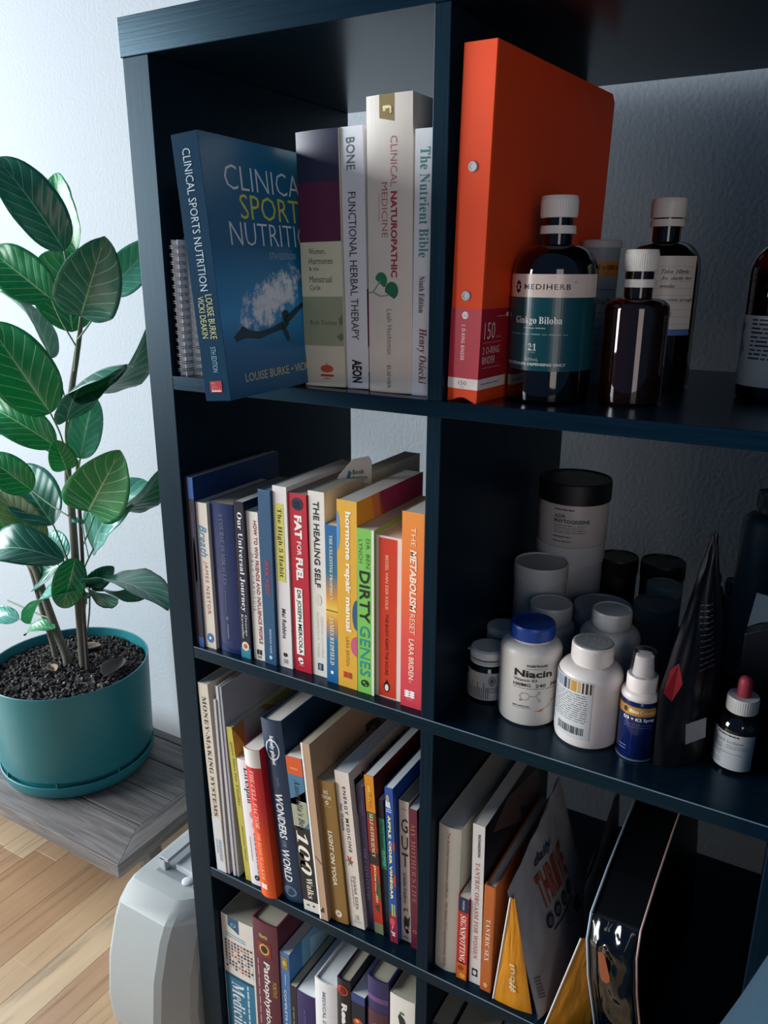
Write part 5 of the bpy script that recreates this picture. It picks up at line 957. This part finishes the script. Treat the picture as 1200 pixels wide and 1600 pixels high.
# leaf
def leaf_mat(nm, top, back, vein, rough=.3, vw=1.0):
    m, nt, b = nodes_mat(nm); L = nt.links.new
    uv = nt.nodes.new('ShaderNodeUVMap'); sp = nt.nodes.new('ShaderNodeSeparateXYZ'); L(uv.outputs[0], sp.inputs[0])
    def mth(op, a, bb=None):
        n = nt.nodes.new('ShaderNodeMath'); n.operation = op
        for i, q in enumerate((a, bb)):
            if q is None: continue
            if isinstance(q, (int, float)): n.inputs[i].default_value = q
            else: L(q, n.inputs[i])
        return n.outputs[0]
    u = mth('ABSOLUTE', mth('SUBTRACT', sp.outputs[0], .5)); v = sp.outputs[1]
    mid = mth('LESS_THAN', u, mth('ADD', .006, mth('MULTIPLY', mth('SUBTRACT', 1, v), .014)))
    ph = mth('FRACT', mth('MULTIPLY', mth('SUBTRACT', v, mth('MULTIPLY', mth('POWER', u, .85), .55)), 7.5))
    d = mth('ABSOLUTE', mth('SUBTRACT', ph, .5))
    lat = mth('MULTIPLY', mth('LESS_THAN', d, .034), mth('LESS_THAN', u, .43))
    k = mth('MAXIMUM', mid, lat)
    n = nt.nodes.new('ShaderNodeTexNoise'); n.inputs['Scale'].default_value = 6; n.inputs['Detail'].default_value = 3; L(uv.outputs[0], n.inputs['Vector'])
    base = nt.nodes.new('ShaderNodeMix'); base.data_type = 'RGBA'; base.inputs[6].default_value = lin(top); c = lin(top); base.inputs[7].default_value = tuple(min(1, x * 1.7) for x in c[:3]) + (1,); L(n.outputs['Fac'], base.inputs[0])
    mx = nt.nodes.new('ShaderNodeMix'); mx.data_type = 'RGBA'; L(k, mx.inputs[0]); L(base.outputs[2], mx.inputs[6]); mx.inputs[7].default_value = lin(vein)
    geo = nt.nodes.new('ShaderNodeNewGeometry'); bk = nt.nodes.new('ShaderNodeMix'); bk.data_type = 'RGBA'; L(geo.outputs['Backfacing'], bk.inputs[0]); L(mx.outputs[2], bk.inputs[6])
    bv = nt.nodes.new('ShaderNodeMix'); bv.data_type = 'RGBA'; L(k, bv.inputs[0]); bv.inputs[6].default_value = lin(back); bv.inputs[7].default_value = lin(vein); L(bv.outputs[2], bk.inputs[7])
    L(bk.outputs[2], b.inputs['Base Color']); b.inputs['Roughness'].default_value = rough
    # puffed tissue between the veins
    w = mth('MULTIPLY', mth('COSINE', mth('MULTIPLY', mth('SUBTRACT', ph, .5), 6.283)), mth('MINIMUM', mth('MULTIPLY', u, 6), 1))
    bp = nt.nodes.new('ShaderNodeBump'); bp.inputs['Strength'].default_value = .18; bp.inputs['Distance'].default_value = .001; L(mth('MULTIPLY', w, -1), bp.inputs['Height']); L(bp.outputs[0], b.inputs['Normal'])
    tr = nt.nodes.new('ShaderNodeBsdfTranslucent'); tr.inputs[0].default_value = tuple(min(1, x * y) for x, y in zip(lin(top)[:3], (2.2, 3.2, 1.5))) + (1,)
    ms = nt.nodes.new('ShaderNodeMixShader'); ms.inputs[0].default_value = .22; out = nt.nodes['Material Output']
    L(b.outputs[0], ms.inputs[1]); L(tr.outputs[0], ms.inputs[2]); L(ms.outputs[0], out.inputs[0])
    return m
LM = [leaf_mat('leaf_green', '#1c7548', '#3c7a5a', '#a8d098', .34), leaf_mat('leaf_deep', '#245f52', '#4a7a68', '#8fb89a', .3), leaf_mat('leaf_pale', '#4f8f86', '#6a9a8c', '#b0d0c4', .2), leaf_mat('leaf_back', '#6c7c5c', '#7a8a68', '#c8ccaa', .5)]
def make_leaf(par, bx_, by_, bz_, tx, ty, tz, W_, nx, ny, nz, roll, bend, tone, i):
    B_ = Vector((bx_, by_, bz_)); T_ = Vector((tx, ty, tz)); ax = (T_ - B_); L_ = ax.length; ax.normalize()
    n_ = Vector((nx, ny, nz)); n_ = (n_ - ax * n_.dot(ax)).normalized(); n_ = Matrix.Rotation(R(roll), 3, ax) @ n_
    sd = ax.cross(n_).normalized()
    nu, nv = 12, 22; mb = MB(); uvs = []; off = i * 1.7
    def fn(u, v):
        v = (1 - math.cos(PI * v)) / 2; a = u * 2 - 1
        q_ = 2 * v ** .88 - 1; wv = max(0, 1 - abs(q_) ** 2.15) ** .55 * (1.02 - .06 * v)
        wv = max(wv, .012)
        half = W_ / 2 * wv
        ctr = B_ + ax * (L_ * v) + n_ * (bend * L_ * 4 * v * (1 - v)) 
        rip = mnoise.noise((v * 4 + off, a * 1.5, i)) * .05 * W_ * abs(a) + math.sin(v * 24 + off) * .010 * W_ * abs(a)
        fold = .16 * abs(a) ** 1.3 * half * 2
        return ctr + sd * (a * half) + n_ * (fold + rip)
    mb.grid(fn, nu, nv)
    me = bpy.data.meshes.new('leaf'); me.from_pydata([tuple(v) for v in mb.v], [], mb.f); me.materials.append(LM[tone])
    ul = me.uv_layers.new(name='UVMap')
    co = [(ii / nu, (1 - math.cos(PI * jj / nv)) / 2) for jj in range(nv + 1) for ii in range(nu + 1)]
    for l in me.loops: ul.data[l.index].uv = co[l.vertex_index]
    me.update()
    # front must look along n_
    if Vector(me.polygons[len(me.polygons) // 2].normal).dot(n_) < 0: me.flip_normals()
    me.shade_smooth(); o = bpy.data.objects.new('leaf', me); COL.objects.link(o); o.parent = par
    so_ = o.modifiers.new('thickness', 'SOLIDIFY'); so_.thickness = .0004; so_.offset = 0
    return o
pl = thing('ficus_plant', 'tall ficus with large oval green leaves growing in the teal planter', 'plant', (PX, PY, SZ)); off_ = Vector((PX, PY, SZ))
BARK = mat('#5b5a50', .8, bump=.6, bscale=140, vary=.25); GST = mat('#55703f', .5); CANE = mat('#4c3f3c', .7)
def rel(p): return Vector(p) - off_
def smooth_path(pts, k=5):
    pts = [Vector(p) for p in pts]; out = []
    for i in range(len(pts) - 1):
        p0 = pts[max(0, i - 1)]; p1 = pts[i]; p2 = pts[i + 1]; p3 = pts[min(len(pts) - 1, i + 2)]
        for j in range(k):
            t_ = j / k; out.append(.5 * ((2 * p1) + (p2 - p0) * t_ + (2 * p0 - 5 * p1 + 4 * p2 - p3) * t_ * t_ + (3 * p1 - p0 - 3 * p2 + p3) * t_ ** 3))
    return out + [pts[-1]]
for k_, nm in (('trunk', 'trunk'), ('branch1', 'branch'), ('branch2', 'branch')):
    pts, rd = STEMS[k_]; pp = [rel(p) for p in pts]; pp = [Vector((pp[0].x, pp[0].y, -.01))] + pp; rd = [rd[0] * 1.15] + list(rd); sp_ = smooth_path(pp); rs = []
    for i in range(len(sp_)):
        q = i / 5; a = min(len(rd) - 2, int(q)); rs.append(rd[a] + (rd[a + 1] - rd[a]) * (q - a) if a + 1 < len(rd) else rd[-1])
    mb = MB(); mb.tube(sp_, rs, 12); mb.build(nm, BARK, pl, smooth=60)
for i, q in enumerate(LEAVES):
    q = list(q); q[0:3] = rel(q[0:3]); q[3:6] = rel(q[3:6]); make_leaf(pl, *q, i)
for q in PETIOLES:
    pp = [rel(p) for p in q]; mb = MB(); mb.tube(smooth_path(pp, 4), .0016, 8); mb.build('leaf_stalk', GST, pl, smooth=60)
# support cane and green ties
ck = thing('support_cane', 'thin brown cane staked beside the ficus trunk', 'cane', tuple(off_)); pts, rd = STEMS['shoot']; pp = [rel(p) for p in pts]; pp[0].z = -.01; mb = MB(); mb.tube(smooth_path(pp), .0036, 10); mb.build('cane', CANE, ck, smooth=60)
for bz in (pts[3][2], pts[1][2] + .02):
    pass
TIE = mat('#0f7a68', .35)
for (a, b_, lab) in (((-.518, .246, -.335), (-.474, .225, -.395), 'upper green twist tie with a long loose end, below the big dark leaf'), ((-.527, .246, -.49), (-.515, .24, -.5), 'lower green twist tie low on the ficus trunk')):
    tt = thing('twist_tie', lab, 'tie', a, group='green plant ties'); mb = MB(); mb.tube([(.011 * math.cos(R(w)), .011 * math.sin(R(w)), .003 * w / 360) for w in range(0, 721, 30)], .0013, 6); d = Vector(b_) - Vector(a); mb.tube([(.010, 0, 0), d * .5 + Vector((.003, 0, .004)), d], .0012, 6); mb.build('wire', TIE, tt, smooth=60)
# dry leaves on the soil
for i, (dx, dy, dz, rz, sc, lab) in enumerate(((.098, .03, .012, 20, .075, 'larger curled dry leaf on the soil, right of the stems'), (-.02, .07, .01, 150, .05, 'pale dry leaf at the back of the soil behind the stems'), (-.012, -.03, .012, 250, .035, 'small crumpled dry leaf in front of the stems'))):
    dl = thing('dry_leaf', lab, 'leaf', (PX + dx, PY + dy, SZ + dz), (0, 0, R(rz)), 'dry leaves on the potting mix'); mb = MB()
    def fn(u, v): a = u * 2 - 1; w = math.sin(PI * v) ** .7; return (a * w * sc * .3, (v - .5) * sc, .35 * sc * abs(a) ** 1.5 * w * .6 + .2 * sc * (v - .5) ** 2 * 2)
    mb.grid(fn, 8, 12); o = mb.build('blade', mat(('#4a3f3a', '#8c7a68', '#7a6450')[i], .7, bump=.5, bscale=90), dl, smooth=60, fix=False); o.modifiers.new('th', 'SOLIDIFY').thickness = .0006
    mb = MB(); mb.tube([(0, -sc * .5, .002 + .1 * sc), (0, -sc * .7, .004)], .0008, 6); mb.build('stalk', CANE, dl)

# ---------------------------------------------------------------- white plastic appliance on the floor
t = thing('floor_appliance', 'white moulded plastic appliance on the floor between bench and bookcase', 'appliance', (0, 0, FLOOR_Z)); WP = mat('#a2a8a6', .36, vary=.02)
X0, X1, Yb = -.2, -.047, .33; lv = [(-1.089, .012, .02), (-1.078, -.03, .006), (-1.06, -.048, 0), (-1.0, -.052, 0), (-.93, -.043, 0), (-.87, -.024, 0), (-.848, -.012, 0), (-.832, .004, .001), (-.8225, .016, .004), (-.8195, .024, .009)]
def ring(z, yf, ins):
    z -= FLOOR_Z; x0, x1, yb = X0 + ins, X1 - ins, Yb - ins; yf += ins * .4; b_ = .007; ch = .042
    return [(x0 + b_, yf, z), (x1 - ch - .006, yf, z), (x1 - ch + .006, yf + .005, z), (x1 - .006, yf + ch * .85, z), (x1, yf + ch + .006, z), (x1, yb - b_, z), (x1 - b_, yb, z), (x0 + b_, yb, z), (x0, yb - b_, z), (x0, yf + b_, z)]
mb = MB(); n_ = 10
for q in lv: mb.v += ring(*q)
for i in range(len(lv) - 1): mb.f += [(i * n_ + j, i * n_ + (j + 1) % n_, (i + 1) * n_ + (j + 1) % n_, (i + 1) * n_ + j) for j in range(n_)]
mb.f += [tuple(range(n_))[::-1], tuple(range((len(lv) - 1) * n_, len(lv) * n_))]; mb.m = [0] * len(mb.f)
mb.build('housing', WP, t, smooth=16, bevel=.003, seg=3)
zt = -.8195 - FLOOR_Z
mb = MB(); mb.box(-.168, -.066, .045, .2, zt - .0005, zt + .0012); mb.build('control_recess', mat('#7d868a', .5), t, bevel=.0006)
mb = MB(); mb.prism([(-.14, .062), (-.078, .058), (-.07, .066), (-.07, .205), (-.14, .205)], zt + .001, zt + .013); mb.build('top_cover', mat('#b0b6b8', .35), t, bevel=.002)
mb = MB(); mb.box(-.166, -.153, .052, .062, zt - .001, zt + .024); mb.box(-.166, -.145, .052, .21, zt + .019, zt + .025); mb.build('grey_handle', mat('#a6acae', .35), t, bevel=.0015)
mb = MB(); mb.lathe([(.0001, 0), (.009, 0), (.009, .002), (.006, .004), (.0001, .004)], 24); o = mb.build('dial', mat('#c8ccce', .3), t, smooth=40); o.location = (-.105, .052, zt + .001)
for fx in (X0 + .03, X1 - .04):
    for fy in (.04, .28): mb = MB(); mb.lathe([(.0001, 0), (.01, 0), (.012, .004), (.0001, .004)], 20); o = mb.build('rubber_foot', mat('#2a2c30', .6), t); o.location = (fx, fy, -.0005)

# ---------------------------------------------------------------- blue denim at the right lower corner
t = thing('denim_cushion', 'blurred blue denim covered cushion at the bottom right corner', 'cushion', (.876, -.2, FLOOR_Z))
def dn(u, v):
    a = 2 * PI * u; r0 = .185 * (math.sin(PI * min(1, .04 + v * .96)) ** .5 if v > .5 else 1) if v < 1 else .004
    prof_ = [(.2, 0), (.235, .2), (.235, .5), (.215, .66), (.195, .72), (.16, .83), (.09, .885), (.003, .9)]
    k = v * 7; i = min(6, int(k)); f_ = k - i; r = prof_[i][0] + (prof_[i + 1][0] - prof_[i][0]) * f_; z = prof_[i][1] + (prof_[i + 1][1] - prof_[i][1]) * f_
    r *= 1 + .05 * mnoise.noise((math.cos(a) * 1.6, math.sin(a) * 1.6, z * 5)) + .02 * math.sin(a * 9 + z * 8)
    return (r * math.cos(a), .8 * r * math.sin(a), z)
mb = MB(); mb.grid(dn, 72, 42); mb.build('cloth_cover', mat('#143546', .9, bump=.5, bscale=300, vary=.25), t, smooth=60)
